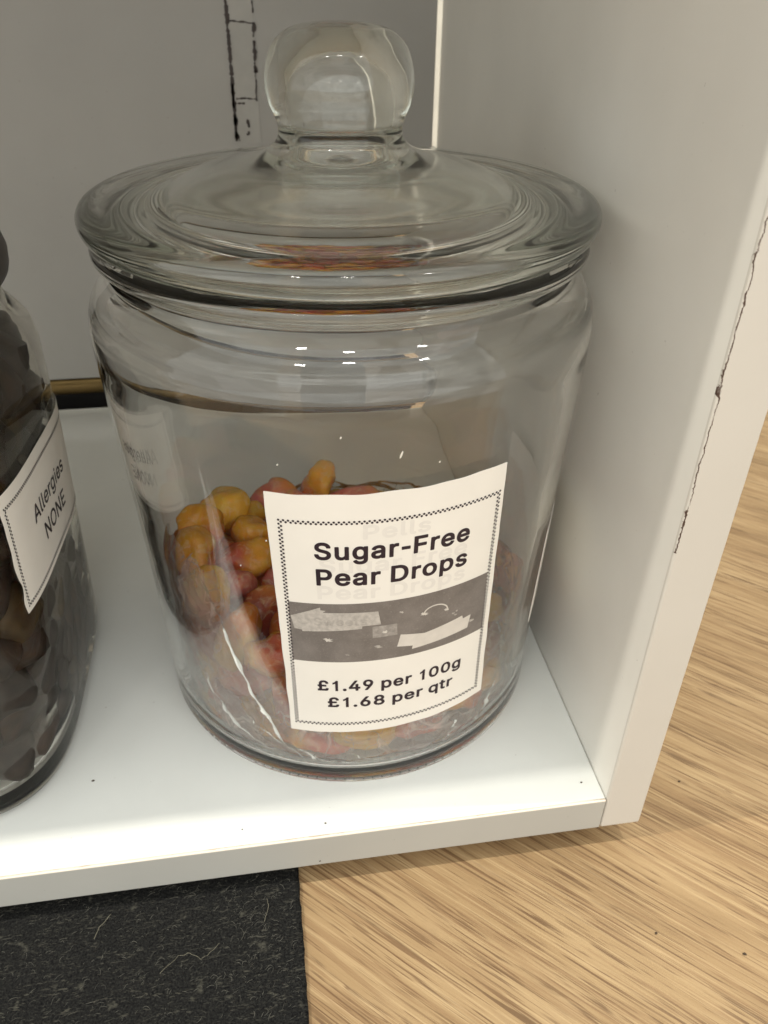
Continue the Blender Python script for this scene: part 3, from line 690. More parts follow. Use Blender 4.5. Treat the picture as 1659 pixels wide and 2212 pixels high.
GLYPHS = {"B":{" ":[188,[]],"-":[276,[[49,166,60,164,247,164,254,166,262,173,266,184,266,243,264,257,259,263,253,267,244,268,51,267,45,263,40,257,38,243,38,184,42,173]]],".":[188,[[79,-26,105,-27,130,-19,140,-12,150,-1,157,9,162,23,164,37,164,51,155,76,147,87,137,97,123,105,112,108,98,110,84,109,70,106,60,100,40,83,32,69,28,58,26,44,27,30,31,16,36,6,53,-13,67,-22]]],"0":[453,[[199,-28,226,-30,247,-29,285,-22,320,-6,352,18,378,49,399,87,407,108,418,147,426,199,428,227,428,280,423,336,412,385,399,420,389,441,366,476,352,491,334,505,306,522,289,529,250,538,226,539,205,538,166,530,131,514,100,489,75,458,64,441,48,406,34,357,27,308,25,280,25,227,30,175,40,125,54,87,64,66,89,31,117,4,149,-15,170,-22],[226,73,208,75,187,85,170,101,156,124,146,150,138,182,134,217,133,255,134,294,139,329,146,360,159,392,173,412,187,424,208,434,226,436,247,433,264,425,282,410,294,392,307,360,314,329,319,294,320,255,319,213,314,178,308,150,295,119,281,98,265,84,247,76]]],"1":[395,[[290,-22,290,530,212,530,192,482,150,444,92,418,92,325,150,347,190,378,190,-22]]],"4":[453,[[272,-22,281,-23,344,-23,351,-22,358,-18,364,-11,366,0,366,80,368,82,421,83,431,90,435,98,437,105,437,164,431,178,424,183,417,186,372,186,368,186,366,188,366,322,361,332,351,340,344,341,277,341,267,336,261,328,258,318,258,188,256,186,155,186,149,188,277,405,333,500,334,510,332,518,324,528,312,532,246,532,239,531,232,527,225,518,20,171,16,157,17,101,22,90,32,83,256,82,258,80,259,-4,263,-14]]],"6":[453,[[198,-28,242,-30,277,-24,308,-13,333,1,357,21,378,45,396,75,406,105,412,140,412,171,410,192,406,210,398,234,381,266,364,287,353,297,339,308,315,321,284,332,233,339,342,497,345,511,344,518,339,525,333,530,326,532,252,532,242,530,235,525,93,315,64,262,49,220,41,178,41,143,46,112,50,94,66,59,91,26,119,2,144,-13,158,-18,175,-24],[214,73,200,76,185,84,172,95,161,108,153,126,150,140,149,157,150,175,153,189,159,203,168,216,179,226,191,234,203,239,221,242,236,241,252,238,266,232,280,221,291,207,298,192,303,175,304,157,303,140,299,126,293,112,284,98,273,87,262,80,249,75,235,72]]],"8":[453,[[193,-28,244,-30,279,-25,314,-15,352,4,380,28,405,59,417,87,424,119,424,136,422,161,418,182,410,203,391,234,355,269,370,283,387,308,398,332,402,350,405,367,405,395,402,413,395,437,387,452,373,473,362,486,342,504,328,513,303,525,261,536,226,539,181,535,149,525,121,511,90,486,70,462,62,448,54,427,47,395,47,378,49,353,58,322,74,294,97,269,95,266,71,245,57,227,44,206,36,185,30,161,28,136,31,105,36,87,46,63,57,45,75,24,97,7,121,-8,142,-17,170,-25],[216,73,184,79,170,85,156,95,148,105,142,119,139,133,140,150,143,164,151,178,161,189,174,199,188,205,202,209,219,211,237,211,258,207,272,202,286,193,298,182,305,171,311,157,313,140,312,126,303,105,294,94,282,85,268,79,254,75,237,73],[209,315,184,323,174,331,167,339,161,350,157,364,156,378,158,392,162,402,168,413,177,422,188,428,212,436,240,435,254,432,268,426,279,418,287,409,292,399,295,385,296,371,293,357,289,346,282,336,272,326,261,320,237,314]]],"9":[453,[[121,-22,130,-23,203,-23,210,-21,219,-14,336,157,369,210,395,262,408,308,412,350,410,381,407,398,394,434,381,458,371,472,347,497,323,514,308,522,291,529,263,536,221,539,193,536,161,529,130,514,105,496,84,476,64,448,51,420,43,388,40,350,42,318,46,302,57,269,78,234,102,210,123,195,140,186,172,176,218,171,218,168,109,10,107,3,108,-8,112,-15],[210,268,196,273,182,280,171,290,161,304,154,318,150,336,149,353,150,370,155,388,162,402,172,414,182,423,196,431,210,435,224,437,242,435,256,431,270,424,280,415,291,402,299,384,303,367,304,350,302,332,298,314,290,300,282,290,270,280,256,272,242,268,224,267]]],"A":[480,[[7,-22,16,-23,86,-23,93,-22,100,-18,107,-8,152,119,327,119,373,-8,380,-18,387,-22,397,-24,464,-23,471,-22,478,-18,485,-8,486,7,380,294,298,518,294,524,285,530,275,532,201,532,187,528,180,518,-6,7,-7,-4,-4,-11,1,-18],[191,222,188,224,189,227,236,367,240,371,251,336,290,224,289,222]]],"D":[502,[[51,-22,60,-23,221,-23,270,-20,298,-15,340,0,378,21,401,38,431,70,454,108,472,154,482,202,485,252,484,283,478,332,464,381,442,423,430,441,406,467,382,488,343,509,301,524,277,528,224,532,60,532,49,529,42,524,38,518,37,507,37,0,38,-8,42,-14],[151,81,148,84,148,426,151,428,221,428,242,427,270,423,284,419,305,409,319,400,333,388,351,364,362,339,371,308,375,276,375,238,371,202,362,171,351,147,336,126,319,109,305,100,280,90,252,83,235,81]]],"E":[419,[[51,-22,60,-23,375,-24,389,-19,397,-8,398,62,392,73,382,80,154,81,151,81,148,84,148,202,151,205,354,205,364,207,375,215,379,227,379,287,378,294,374,300,368,306,357,309,151,309,148,311,148,314,148,423,148,426,151,428,375,428,387,434,395,444,396,451,395,514,389,526,378,532,60,532,49,529,42,524,38,518,37,507,37,0,38,-8,42,-14]]],"F":[410,[[51,-22,60,-23,126,-23,137,-20,145,-11,148,0,148,192,148,196,151,198,347,198,357,200,367,210,370,220,370,280,367,290,357,299,347,302,151,302,148,304,148,426,151,428,291,428,371,428,382,432,387,437,391,444,393,451,392,510,389,522,378,530,368,532,60,532,49,529,40,521,37,507,37,0,38,-8,42,-14]]],"H":[517,[[51,-22,60,-23,126,-23,137,-20,145,-11,148,0,148,202,148,206,151,208,368,208,369,0,372,-11,382,-21,392,-23,459,-23,469,-20,475,-14,479,-8,480,0,480,507,479,518,473,526,466,530,459,532,392,532,379,528,371,519,369,507,369,314,364,312,151,312,148,314,148,318,148,510,145,521,137,529,126,532,56,532,49,529,42,524,38,518,37,507,37,0,38,-8,42,-14]]],"N":[523,[[51,-22,60,-23,130,-23,140,-18,147,-8,148,0,148,325,151,330,371,-17,378,-22,385,-23,462,-24,473,-22,482,-14,486,-8,487,0,487,510,485,518,481,524,469,531,396,532,389,530,382,525,376,514,375,177,154,524,147,530,137,532,60,532,49,529,42,524,38,518,37,507,37,0,38,-8,42,-14]]],"O":[533,[[235,-28,267,-30,288,-29,334,-22,376,-6,414,18,432,32,449,51,473,84,484,104,503,150,513,199,516,255,516,283,509,332,495,381,474,424,446,462,416,490,397,503,376,515,355,524,334,531,299,537,267,539,243,538,201,531,159,515,138,503,118,490,85,458,62,427,50,406,31,360,20,308,18,280,18,227,25,175,39,126,61,84,75,63,100,35,120,17,138,5,159,-6,180,-15,201,-22],[264,77,232,81,208,90,185,105,162,129,147,154,136,182,129,217,127,255,129,294,136,325,148,357,168,388,187,406,210,420,239,430,267,432,295,429,324,420,347,406,365,388,386,357,397,329,404,294,407,255,404,217,397,182,387,154,367,122,348,104,323,89,292,79]]],"P":[445,[[51,-22,60,-23,126,-23,137,-20,145,-11,148,0,148,157,148,160,151,162,256,163,291,168,312,173,343,186,361,197,383,217,403,241,417,269,427,300,432,332,430,378,422,413,411,441,395,465,375,486,357,500,329,515,298,525,273,530,235,532,60,532,49,529,40,521,37,507,37,0,38,-8,42,-14],[151,266,148,269,148,426,151,429,252,427,280,420,298,409,308,398,315,384,319,370,321,350,320,332,315,311,308,297,299,287,280,274,256,267,231,266]]],"S":[447,[[188,-30,244,-32,283,-27,318,-17,335,-10,360,4,386,26,408,54,419,75,425,92,431,124,430,162,428,176,421,197,404,225,381,250,353,270,321,285,286,297,206,320,174,332,153,345,142,358,139,372,140,386,145,400,153,411,167,421,185,429,206,434,223,435,241,434,262,430,279,424,290,417,306,400,312,386,316,369,320,362,328,356,339,354,402,354,412,357,420,365,424,372,424,383,421,407,416,425,403,453,377,484,353,504,325,519,293,531,248,538,209,538,174,534,132,521,101,504,75,484,57,463,48,450,36,421,29,390,30,351,33,334,39,316,46,302,58,285,83,261,115,241,139,230,178,217,255,195,286,183,307,170,315,162,319,155,322,141,320,124,313,110,300,96,286,86,269,79,244,74,223,73,206,74,183,78,167,84,153,92,142,103,135,113,125,148,119,155,112,159,104,160,38,160,27,157,20,152,16,145,15,134,19,106,24,89,36,61,56,33,66,22,87,5,118,-12,150,-23]]],"a":[389,[[132,-30,159,-32,194,-29,222,-21,254,-6,261,-17,268,-22,275,-23,341,-23,350,-20,356,-13,360,1,360,250,358,281,353,306,348,320,337,341,324,359,306,375,289,386,264,397,243,402,212,407,184,408,159,405,128,398,107,391,82,378,65,365,51,352,37,334,19,299,18,288,22,278,33,269,93,251,103,251,112,253,119,260,131,281,142,291,159,301,180,306,208,307,229,301,243,289,250,274,252,257,249,253,128,235,100,228,72,217,51,204,36,190,23,173,15,155,8,131,8,92,15,57,27,33,44,12,72,-10,96,-21],[149,71,131,77,119,89,116,99,116,110,117,117,121,124,135,133,152,140,226,151,250,156,252,152,250,120,243,106,234,92,215,79,198,72,170,69]]],"e":[404,[[182,-30,212,-32,254,-28,289,-18,322,-2,349,20,369,44,385,75,388,89,387,98,382,107,373,113,310,129,303,129,296,127,289,122,272,93,254,79,240,73,226,70,195,71,169,79,156,86,146,96,131,117,125,135,124,145,370,146,380,148,390,156,394,166,394,212,391,247,384,275,374,303,361,327,345,348,327,366,303,382,275,396,251,403,219,407,188,407,167,404,135,396,116,387,89,369,73,355,52,331,36,303,27,282,17,247,13,226,11,187,13,149,17,124,27,93,36,72,53,44,65,29,90,7,107,-5,135,-19,156,-25],[128,244,125,247,128,254,142,278,160,294,177,302,198,306,223,305,244,298,258,287,272,268,280,247,279,245]]],"g":[425,[[172,-172,205,-174,240,-172,272,-166,310,-153,338,-136,359,-116,377,-92,385,-74,393,-43,396,-11,395,384,393,391,387,398,380,402,373,403,307,402,299,398,293,391,289,378,272,390,254,398,223,406,181,407,146,401,113,388,90,373,74,360,50,332,30,295,21,269,13,230,11,192,13,150,20,115,28,94,42,66,62,38,85,17,104,5,132,-8,163,-16,195,-19,230,-16,261,-6,286,9,288,6,287,-22,283,-36,279,-44,272,-53,261,-61,240,-70,219,-73,198,-74,181,-72,167,-68,146,-56,135,-46,118,-24,111,-19,104,-17,90,-20,38,-50,31,-57,27,-71,34,-87,52,-113,74,-134,93,-147,116,-158,139,-166],[195,83,177,86,161,94,148,104,137,118,128,139,123,157,120,181,120,206,123,227,130,251,138,269,148,283,160,293,177,302,195,306,212,306,230,303,244,297,261,283,272,269,281,248,286,227,289,202,288,178,286,157,280,136,272,117,261,104,249,94,233,87,216,83]]],"i":[167,[[43,-22,51,-23,118,-23,129,-18,134,-11,137,-4,137,381,132,394,121,402,48,402,35,395,30,384,29,0,34,-14],[80,420,104,422,125,433,141,451,147,465,149,476,148,500,142,514,135,523,125,533,114,540,100,545,90,547,65,545,44,535,33,524,26,514,20,500,18,490,20,465,32,444,51,427,65,422]]],"l":[189,[[114,-24,150,-26,185,-20,198,-13,202,-6,204,1,192,60,189,68,182,74,175,77,143,76,140,77,138,81,137,508,135,519,125,529,115,532,49,532,42,529,35,524,30,515,29,508,29,85,32,57,40,29,48,15,57,4,80,-13,94,-19]]],"o":[415,[[179,-30,205,-32,226,-31,261,-25,296,-12,328,8,340,19,359,40,380,74,394,110,402,149,404,205,399,247,387,285,370,320,360,334,342,356,310,380,279,396,261,401,233,406,188,407,153,401,121,389,89,369,64,345,51,329,36,303,22,268,13,229,11,184,13,149,17,128,27,93,44,58,55,42,75,19,104,-3,136,-19,153,-25],[191,71,174,76,160,84,145,100,134,117,126,138,121,163,120,187,121,212,127,240,133,257,144,275,156,289,170,298,188,304,205,306,223,305,240,301,255,292,268,279,280,261,288,240,293,219,296,187,294,163,289,138,281,117,273,103,261,89,247,79,233,73,216,70]]],"p":[424,[[43,-164,52,-166,115,-166,126,-163,134,-154,137,-143,137,-7,139,-3,171,-22,203,-30,245,-31,280,-25,311,-12,339,6,364,30,382,56,398,91,408,130,413,168,411,228,404,266,392,301,374,333,354,357,338,371,311,389,280,401,248,407,217,408,182,402,161,394,136,377,133,389,129,395,122,401,115,403,49,402,40,399,33,392,29,378,29,-143,30,-150,34,-157],[196,74,180,81,164,95,154,109,145,130,139,154,136,179,137,214,141,235,147,253,154,270,165,284,177,294,192,302,210,306,231,306,245,303,259,297,273,286,286,270,294,252,302,224,304,200,304,168,300,144,294,126,286,109,276,95,260,81,245,74,231,71,213,71]]],"q":[424,[[301,-164,310,-166,377,-166,387,-161,393,-154,395,-147,395,385,389,396,377,402,310,403,303,401,296,396,291,389,289,378,265,393,244,402,223,406,198,408,160,405,142,400,121,392,100,381,86,371,61,347,40,315,27,287,21,270,13,231,11,186,16,130,25,95,41,60,63,28,83,9,97,-2,128,-19,146,-25,177,-31,219,-30,254,-21,286,-3,287,-143,288,-150,292,-157],[181,74,164,81,149,94,138,109,130,126,123,154,120,175,120,200,123,224,128,245,135,263,143,277,157,291,170,299,187,305,205,306,223,305,240,299,254,289,266,277,277,256,284,235,287,214,288,189,286,154,281,133,272,112,261,95,250,84,237,77,219,71,198,71]]],"r":[259,[[43,-22,52,-23,115,-23,126,-20,134,-11,137,0,137,234,139,255,145,269,152,280,161,288,175,296,189,300,203,302,248,299,258,304,264,311,267,322,266,392,262,398,255,404,248,407,238,408,210,408,185,406,161,398,136,384,126,398,112,403,49,402,38,398,31,388,29,378,29,0,30,-8,34,-14]]],"s":[365,[[150,-30,186,-32,228,-28,259,-19,291,-4,315,15,333,35,348,65,354,93,354,121,346,152,332,177,312,198,287,214,266,223,154,253,140,261,134,268,133,282,140,294,158,304,179,309,207,307,224,300,238,285,251,261,263,254,273,254,329,267,338,271,344,278,347,292,339,317,324,345,308,364,284,383,263,394,238,402,210,407,175,408,144,404,116,396,84,380,61,362,41,338,29,313,24,289,24,257,31,229,46,203,67,182,91,166,112,157,224,127,238,118,243,110,243,96,239,89,231,82,210,72,182,69,158,72,137,80,125,93,113,121,105,127,98,130,88,129,28,116,21,113,16,107,12,93,19,65,35,34,53,14,71,-2,95,-15,119,-23]]],"t":[227,[[142,-26,181,-27,216,-22,230,-15,234,-8,237,2,225,58,219,69,212,75,205,77,174,73,160,74,153,78,150,86,149,303,205,304,212,305,219,310,225,317,227,324,227,377,224,391,219,397,212,401,205,403,153,403,149,405,148,478,141,489,128,495,62,494,51,490,44,483,42,475,41,404,-1,401,-12,394,-16,387,-17,380,-17,324,-13,314,-5,307,2,304,41,303,41,93,43,72,49,44,65,16,87,-5,114,-19]]],"u":[410,[[155,-27,182,-29,217,-25,245,-16,273,-1,281,-16,294,-23,360,-23,367,-21,374,-16,380,-6,380,386,373,397,360,403,294,403,283,399,277,393,273,379,272,145,268,120,262,107,255,97,247,89,234,81,220,76,203,74,189,74,171,79,160,85,150,96,141,113,138,134,136,386,129,397,122,401,115,403,49,402,42,400,35,394,30,386,29,379,29,138,31,106,38,75,44,57,55,36,70,17,82,5,94,-4,115,-15,129,-21]]],"w":[567,[[128,-22,138,-23,201,-23,211,-20,218,-13,222,-4,281,203,285,209,345,-4,350,-14,358,-21,369,-24,432,-23,445,-18,453,-5,566,370,567,384,561,396,554,401,547,403,477,403,470,401,463,395,457,384,407,206,400,179,397,173,339,384,334,395,327,401,316,403,250,403,239,399,232,392,173,179,169,172,110,384,106,393,99,400,89,403,22,403,15,402,8,398,1,388,0,374,115,-8,120,-16]]],"£":[425,[[27,-22,36,-23,320,-22,348,-16,371,-4,386,10,400,31,408,59,411,108,410,115,405,122,393,130,330,130,320,128,313,122,308,115,307,84,306,81,302,80,173,80,169,84,175,101,177,118,174,202,176,205,316,206,329,213,333,220,335,227,335,283,331,294,323,300,313,303,172,304,169,367,173,392,179,406,187,416,197,425,211,431,229,435,250,435,264,432,278,425,288,415,296,402,309,364,316,357,323,354,330,353,393,363,404,369,409,378,411,388,404,420,395,444,380,468,363,490,344,506,323,519,299,530,281,535,253,539,222,538,190,533,172,528,145,516,120,498,107,486,90,465,82,451,74,434,66,409,62,374,62,304,36,303,26,301,17,294,13,283,13,227,16,217,22,210,29,206,64,205,67,202,69,122,66,98,61,87,55,84,33,80,22,75,17,70,13,59,13,-4,18,-14]]]},"R":{"N":[523,[[63,-11,126,-11,133,-8,136,0,136,294,134,374,137,379,193,285,379,-8,385,-11,462,-11,469,-9,473,-6,474,0,474,507,473,514,469,518,455,520,399,520,392,517,388,510,389,128,388,132,385,134,359,178,144,517,137,520,60,520,54,518,50,514,49,507,49,0,53,-8]]],"H":[517,[[63,-11,126,-11,133,-8,135,-4,137,221,381,220,382,-4,385,-8,392,-11,459,-11,466,-6,468,0,468,507,466,514,463,518,455,520,392,520,386,518,383,514,381,507,381,304,380,300,378,300,137,300,136,507,134,514,126,520,102,520,60,520,54,518,50,514,49,507,49,0,53,-8]]],"e":[404,[[172,-16,212,-19,240,-17,275,-10,307,4,328,18,351,40,368,68,375,86,376,93,370,101,303,116,296,111,289,96,279,82,268,73,258,66,244,61,226,58,202,58,184,60,156,71,142,82,132,93,116,121,108,156,111,158,373,159,380,163,382,166,381,215,378,243,372,271,363,297,350,320,335,341,320,355,300,370,279,381,251,390,226,394,205,395,170,392,139,384,121,376,96,359,74,338,62,322,46,296,37,275,29,243,24,208,24,170,26,145,33,114,40,93,54,65,72,40,86,26,109,9,125,0,142,-8],[111,232,109,236,114,254,128,280,146,299,170,313,195,319,226,317,251,308,270,292,279,281,288,264,296,233]]],"i":[167,[[55,-11,114,-11,121,-8,125,0,125,378,121,387,114,390,51,390,44,386,42,381,42,0,45,-8,48,-10],[70,434,90,432,111,439,126,451,135,468,137,490,131,507,118,523,100,532,79,534,58,529,41,514,32,496,31,476,37,458,51,442]]],"s":[365,[[141,-16,172,-19,210,-18,242,-12,273,1,297,16,315,33,331,58,340,82,342,96,342,117,336,145,322,170,305,188,280,203,263,211,235,219,165,236,147,242,130,253,122,264,120,275,121,285,125,296,131,303,151,315,179,321,207,320,221,316,231,311,248,292,259,271,266,266,326,279,333,283,335,292,324,320,308,345,294,360,277,373,259,382,238,389,214,394,175,395,147,392,123,385,98,374,74,357,56,338,44,317,38,296,36,275,36,261,43,233,56,210,74,192,98,177,126,165,217,142,231,137,246,128,255,114,257,103,255,93,250,82,243,75,231,67,221,62,193,57,161,58,144,63,130,70,114,86,104,110,98,117,91,117,35,105,28,102,25,93,31,68,42,47,60,24,77,10,98,-3,119,-11]]],"r":[259,[[56,-11,115,-11,122,-8,124,-4,125,244,129,266,136,279,154,298,178,311,206,315,245,311,251,314,254,318,254,388,251,392,245,395,217,396,189,394,168,387,147,376,126,358,123,364,122,382,119,388,115,390,52,390,46,388,43,384,42,378,42,0,45,-8]]],"A":[480,[[19,-11,86,-11,93,-8,142,129,145,131,334,131,338,127,387,-8,390,-10,397,-11,464,-11,471,-8,473,-4,474,3,371,283,285,515,282,518,275,520,201,520,194,517,190,510,6,3,6,-4,8,-8,12,-10],[173,210,171,213,204,308,236,410,240,413,255,364,307,213,306,210]]],"E":[419,[[63,-11,375,-11,382,-9,385,-4,386,59,382,66,378,68,140,68,136,70,137,218,357,218,364,222,366,227,366,287,364,292,361,295,354,297,137,297,136,300,137,441,371,441,380,444,383,451,383,510,379,518,375,519,60,520,54,518,50,514,49,507,49,0,53,-8]]],"l":[189,[[107,-10,140,-13,171,-11,187,-6,190,-3,192,4,180,57,178,61,171,65,147,63,133,66,128,71,126,83,124,512,122,516,115,520,52,520,45,517,42,508,43,67,51,36,64,15,84,-1]]],"g":[425,[[162,-158,195,-161,237,-160,268,-154,296,-145,321,-133,342,-117,360,-95,373,-71,381,-43,383,-11,383,381,380,387,373,390,310,390,306,388,302,381,302,353,300,349,286,363,273,374,258,383,240,390,219,394,195,395,167,393,149,389,118,376,97,363,83,351,61,325,46,300,39,283,29,248,24,213,24,171,28,136,37,104,46,83,62,59,83,35,107,17,135,4,163,-4,195,-6,226,-4,251,3,276,17,300,40,300,38,300,-18,294,-43,282,-60,268,-71,256,-78,233,-84,209,-86,188,-85,167,-81,153,-75,139,-67,125,-53,108,-32,104,-30,97,-31,45,-60,41,-64,40,-67,41,-74,49,-88,62,-106,83,-125,100,-136,121,-147,142,-154],[181,73,160,80,145,90,132,104,120,125,112,146,108,171,108,202,110,227,115,248,126,272,138,290,153,303,167,311,184,317,205,319,226,317,247,310,265,297,277,283,289,262,296,241,300,216,301,181,298,153,292,132,282,110,272,97,258,84,242,76,223,71,205,70]]],"O":[533,[[225,-14,246,-17,288,-17,330,-10,372,6,407,28,439,58,453,76,472,108,491,154,500,199,504,255,501,308,490,357,483,378,464,416,450,437,435,455,421,469,393,490,372,503,351,512,309,523,288,526,246,526,204,519,162,503,127,481,96,451,72,420,60,399,43,356,33,308,29,252,33,203,37,178,50,133,71,91,97,56,113,39,142,17,162,6,183,-3],[243,66,215,73,188,87,170,101,160,112,142,136,130,161,124,178,117,213,114,255,117,294,124,329,136,360,152,387,172,409,201,429,225,439,253,444,288,443,320,435,344,423,355,416,373,399,393,371,409,332,416,297,419,255,417,213,410,178,397,147,376,114,356,94,330,78,306,69,278,64]]]}}
def text_mesh(name, body, bold='B'):
    """sans-serif letters from stored outlines (thousandths of an em); B bold, R regular"""
    cu = bpy.data.curves.new(name, 'CURVE')
    cu.dimensions = '2D'; cu.fill_mode = 'BOTH'
    x = 0.0
    for ch in body:
        adv, cs = GLYPHS[bold][ch]
        for c in cs:
            n = len(c) // 2
            spl = cu.splines.new('POLY'); spl.points.add(n - 1); spl.use_cyclic_u = True
            for k in range(n):
                spl.points[k].co = (x + c[2 * k] / 1000, c[2 * k + 1] / 1000, 0, 1)
        x += adv / 1000 + ((0.040 if bold == 'B' else 0.012) if ch not in ' ' else 0.0)
    o = bpy.data.objects.new(name, cu); COL.objects.link(o)
    dg = bpy.context.evaluated_depsgraph_get(); dg.update()
    me = bpy.data.meshes.new_from_object(o.evaluated_get(dg))
    bpy.data.objects.remove(o); bpy.data.curves.remove(cu)
    me.materials.clear()
    return me
def wrap_text(name, body, mat, parent, a0, a1, zb0, zb1, cap, wrapf, off=0.0003, bold='B', cap_ref='H'):
    """text from angle a0 to a1, baseline zb0..zb1, capital height cap"""
    ref = text_mesh('r', cap_ref, bold)
    ch = max(p.co.y for p in ref.vertices) - min(p.co.y for p in ref.vertices); base = min(p.co.y for p in ref.vertices)
    bpy.data.meshes.remove(ref)
    me = text_mesh(name, body, bold)
    xs = [p.co.x for p in me.vertices]; x0, x1 = min(xs), max(xs)
    bm = bmesh.new(); bm.from_mesh(me)
    step = (x1 - x0) / max(8, int(abs(a1 - a0) / 0.02))
    x = x0 + step
    while x < x1:
        bmesh.ops.bisect_plane(bm, geom=bm.verts[:] + bm.edges[:] + bm.faces[:], plane_co=(x, 0, 0), plane_no=(1, 0, 0))
        x += step
    for p in bm.verts:
        s = (p.co.x - x0) / (x1 - x0)
        z = zb0 + (zb1 - zb0) * s + (p.co.y - base) / ch * cap
        p.co = Vector(wrapf(a0 + (a1 - a0) * s, z, off))
    bm.to_mesh(me); bm.free()
    o = link(name, me, mat, parent)
    return o
wrap_text('lettering', 'Sugar-Free', INK, label, -0.226, 0.3640, 0.0993, 0.0995, 0.0060, wrap)
wrap_text('lettering', 'Pear Drops', INK, label, -0.2240, 0.3664, 0.0900, 0.0904, 0.0060, wrap)
wrap_text('lettering', '£1.49 per 100g', INK, label, -0.2450, 0.4010, 0.0468, 0.0472, 0.0046, wrap)
wrap_text('lettering', '£1.68 per qtr', INK, label, -0.2045, 0.3660, 0.0394, 0.0399, 0.0045, wrap)
wrap_text('faint_lettering', 'Pells', GHOST, label, -0.0500, 0.1970, 0.1062, 0.1064, 0.0048, wrap, 0.00026)
wrap_text('faint_lettering', 'Sugar Free', GHOST, label, -0.2120, 0.3600, 0.0946, 0.0950, 0.0050, wrap, 0.00026)
wrap_text('faint_lettering', 'Pear Drops', GHOST, label, -0.2230, 0.3660, 0.0848, 0.0852, 0.0050, wrap, 0.00026)
def polys(name, plist, mat, parent, wrapf, off, cut=0.02):
    bm = bmesh.new()
    for pl in plist:
        bm.faces.new([bm.verts.new((a, z, 0)) for a, z in pl])
    bmesh.ops.triangulate(bm, faces=bm.faces[:])
    lo = min(p.co.x for p in bm.verts); hi = max(p.co.x for p in bm.verts)
    x = lo + cut
    while x < hi:
        bmesh.ops.bisect_plane(bm, geom=bm.verts[:] + bm.edges[:] + bm.faces[:], plane_co=(x, 0, 0), plane_no=(1, 0, 0))
        x += cut
    for p in bm.verts:
        p.co = Vector(wrapf(p.co.x, p.co.y, off))
    return link(name, bm_mesh(name, bm), mat, parent)
def checker(a0, a1, z0, z1, R_, cell=0.00066):
    """two staggered rows of small blots round a rectangle; coordinates (angle, z)"""
    out = []
    ca = cell / R_
    def blot(a, z):
        out.append([(a + ca * 0.50 * c_, z + cell * 0.50 * s_) for c_, s_ in
                    ((1, 0.35), (0.55, 0.95), (-0.45, 1), (-1, 0.45), (-0.95, -0.5), (-0.4, -1), (0.5, -0.95), (1, -0.4))])
    n = int((a1 - a0) / ca)
    for i in range(n + 1):
        a = a0 + (a1 - a0) * i / n
        for zz, sg in ((z1, -1), (z0, 1)):
            blot(a, zz + sg * (cell * 0.9 if i % 2 else 0))
    n = int((z1 - z0) / cell)
    for i in range(2, n - 1):
        z = z0 + (z1 - z0) * i / n
        for aa, sg in ((a0, 1), (a1, -1)):
            blot(aa + sg * (ca * 0.95 if i % 2 else 0), z)
    return out
# the printed frame leans very slightly, so its corners are interpolated
def lean(plist, A0, A1, Z0, Z1, q):
    TL, TR, BR, BL = q
    res = []
    for pl in plist:
        r = []
        for a, z in pl:
            s, u = (a - A0) / (A1 - A0), (Z1 - z) / (Z1 - Z0)
            r.append((((TL[0] * (1 - s) + TR[0] * s) * (1 - u) + (BL[0] * (1 - s) + BR[0] * s) * u),
                      ((TL[1] * (1 - s) + TR[1] * s) * (1 - u) + (BL[1] * (1 - s) + BR[1] * s) * u)))
        res.append(r)
    return res
chk = lean(checker(-0.349, 0.502, 0.0315, 0.1123, 0.0735), -0.349, 0.502, 0.0315, 0.1123,
           [(-0.3455, 0.1119), (0.4842, 0.1129), (0.5208, 0.0326), (-0.3533, 0.0308)])
polys('dotted_border', chk, INK, label, wrap, 0.00031, 0.5)
pic = polys('printed_picture', [[(-0.340 + 0.0, 0.0830), (0.4860, 0.0836), (0.5030, 0.0602), (-0.343, 0.0594)]], PGREY, label, wrap, 0.00026)
polys('picture_patch', [[(-0.3347, 0.0777), (-0.2156, 0.0817), (-0.2149, 0.0807), (-0.1946, 0.0805), (-0.2075, 0.0797), (0.0086, 0.0797), (0.0203, 0.0745), (-0.0536, 0.0743), (-0.0549, 0.0733), (-0.2915, 0.0719), (-0.2923, 0.0725), (-0.3232, 0.0728)]],
      PLIGHT, label, wrap, 0.00030)
polys('picture_patch', [[(-0.0139, 0.0738), (0.0855, 0.0740), (0.0887, 0.0695), (-0.0121, 0.0692)]], PMID, label, wrap, 0.00030)
polys('picture_patch', [[(0.1022, 0.0692), (0.2056, 0.0678), (0.3791, 0.0700), (0.3841, 0.0686), (0.4235, 0.0690), (0.4141, 0.0638), (0.1535, 0.0622), (0.1563, 0.0636), (0.0895, 0.0644)]],
      PLIGHT2, label, wrap, 0.00030)
wrap_text('lettering', 'Sweets', PFAINT, label, -0.245, -0.035, 0.0747, 0.0747, 0.0030, wrap, 0.00034)
def arc_strip(pts, w):
    res = []
    for i in range(len(pts) - 1):
        (a, z), (c_, d_) = pts[i], pts[i + 1]
        na, nz = -(d_ - z), (c_ - a) * 0.0735
        L = math.hypot(na, nz); na, nz = na / L * w / 0.0735, nz / L * w
        res.append([(a - na, z - nz), (c_ - na, d_ - nz), (c_ + na, d_ + nz), (a + na, z + nz)])
    return res
ha = [(0.197 + 0.052 * (1 - math.cos(t_)), 0.0757 + 0.0027 * math.sin(t_) - 0.0006 * (t_ / math.pi)) for t_ in np.linspace(0.15, math.pi * 0.97, 12)]
polys('picture_handle', arc_strip(ha, 0.00022), PLIGHT2, label, wrap, 0.00032, 0.5)
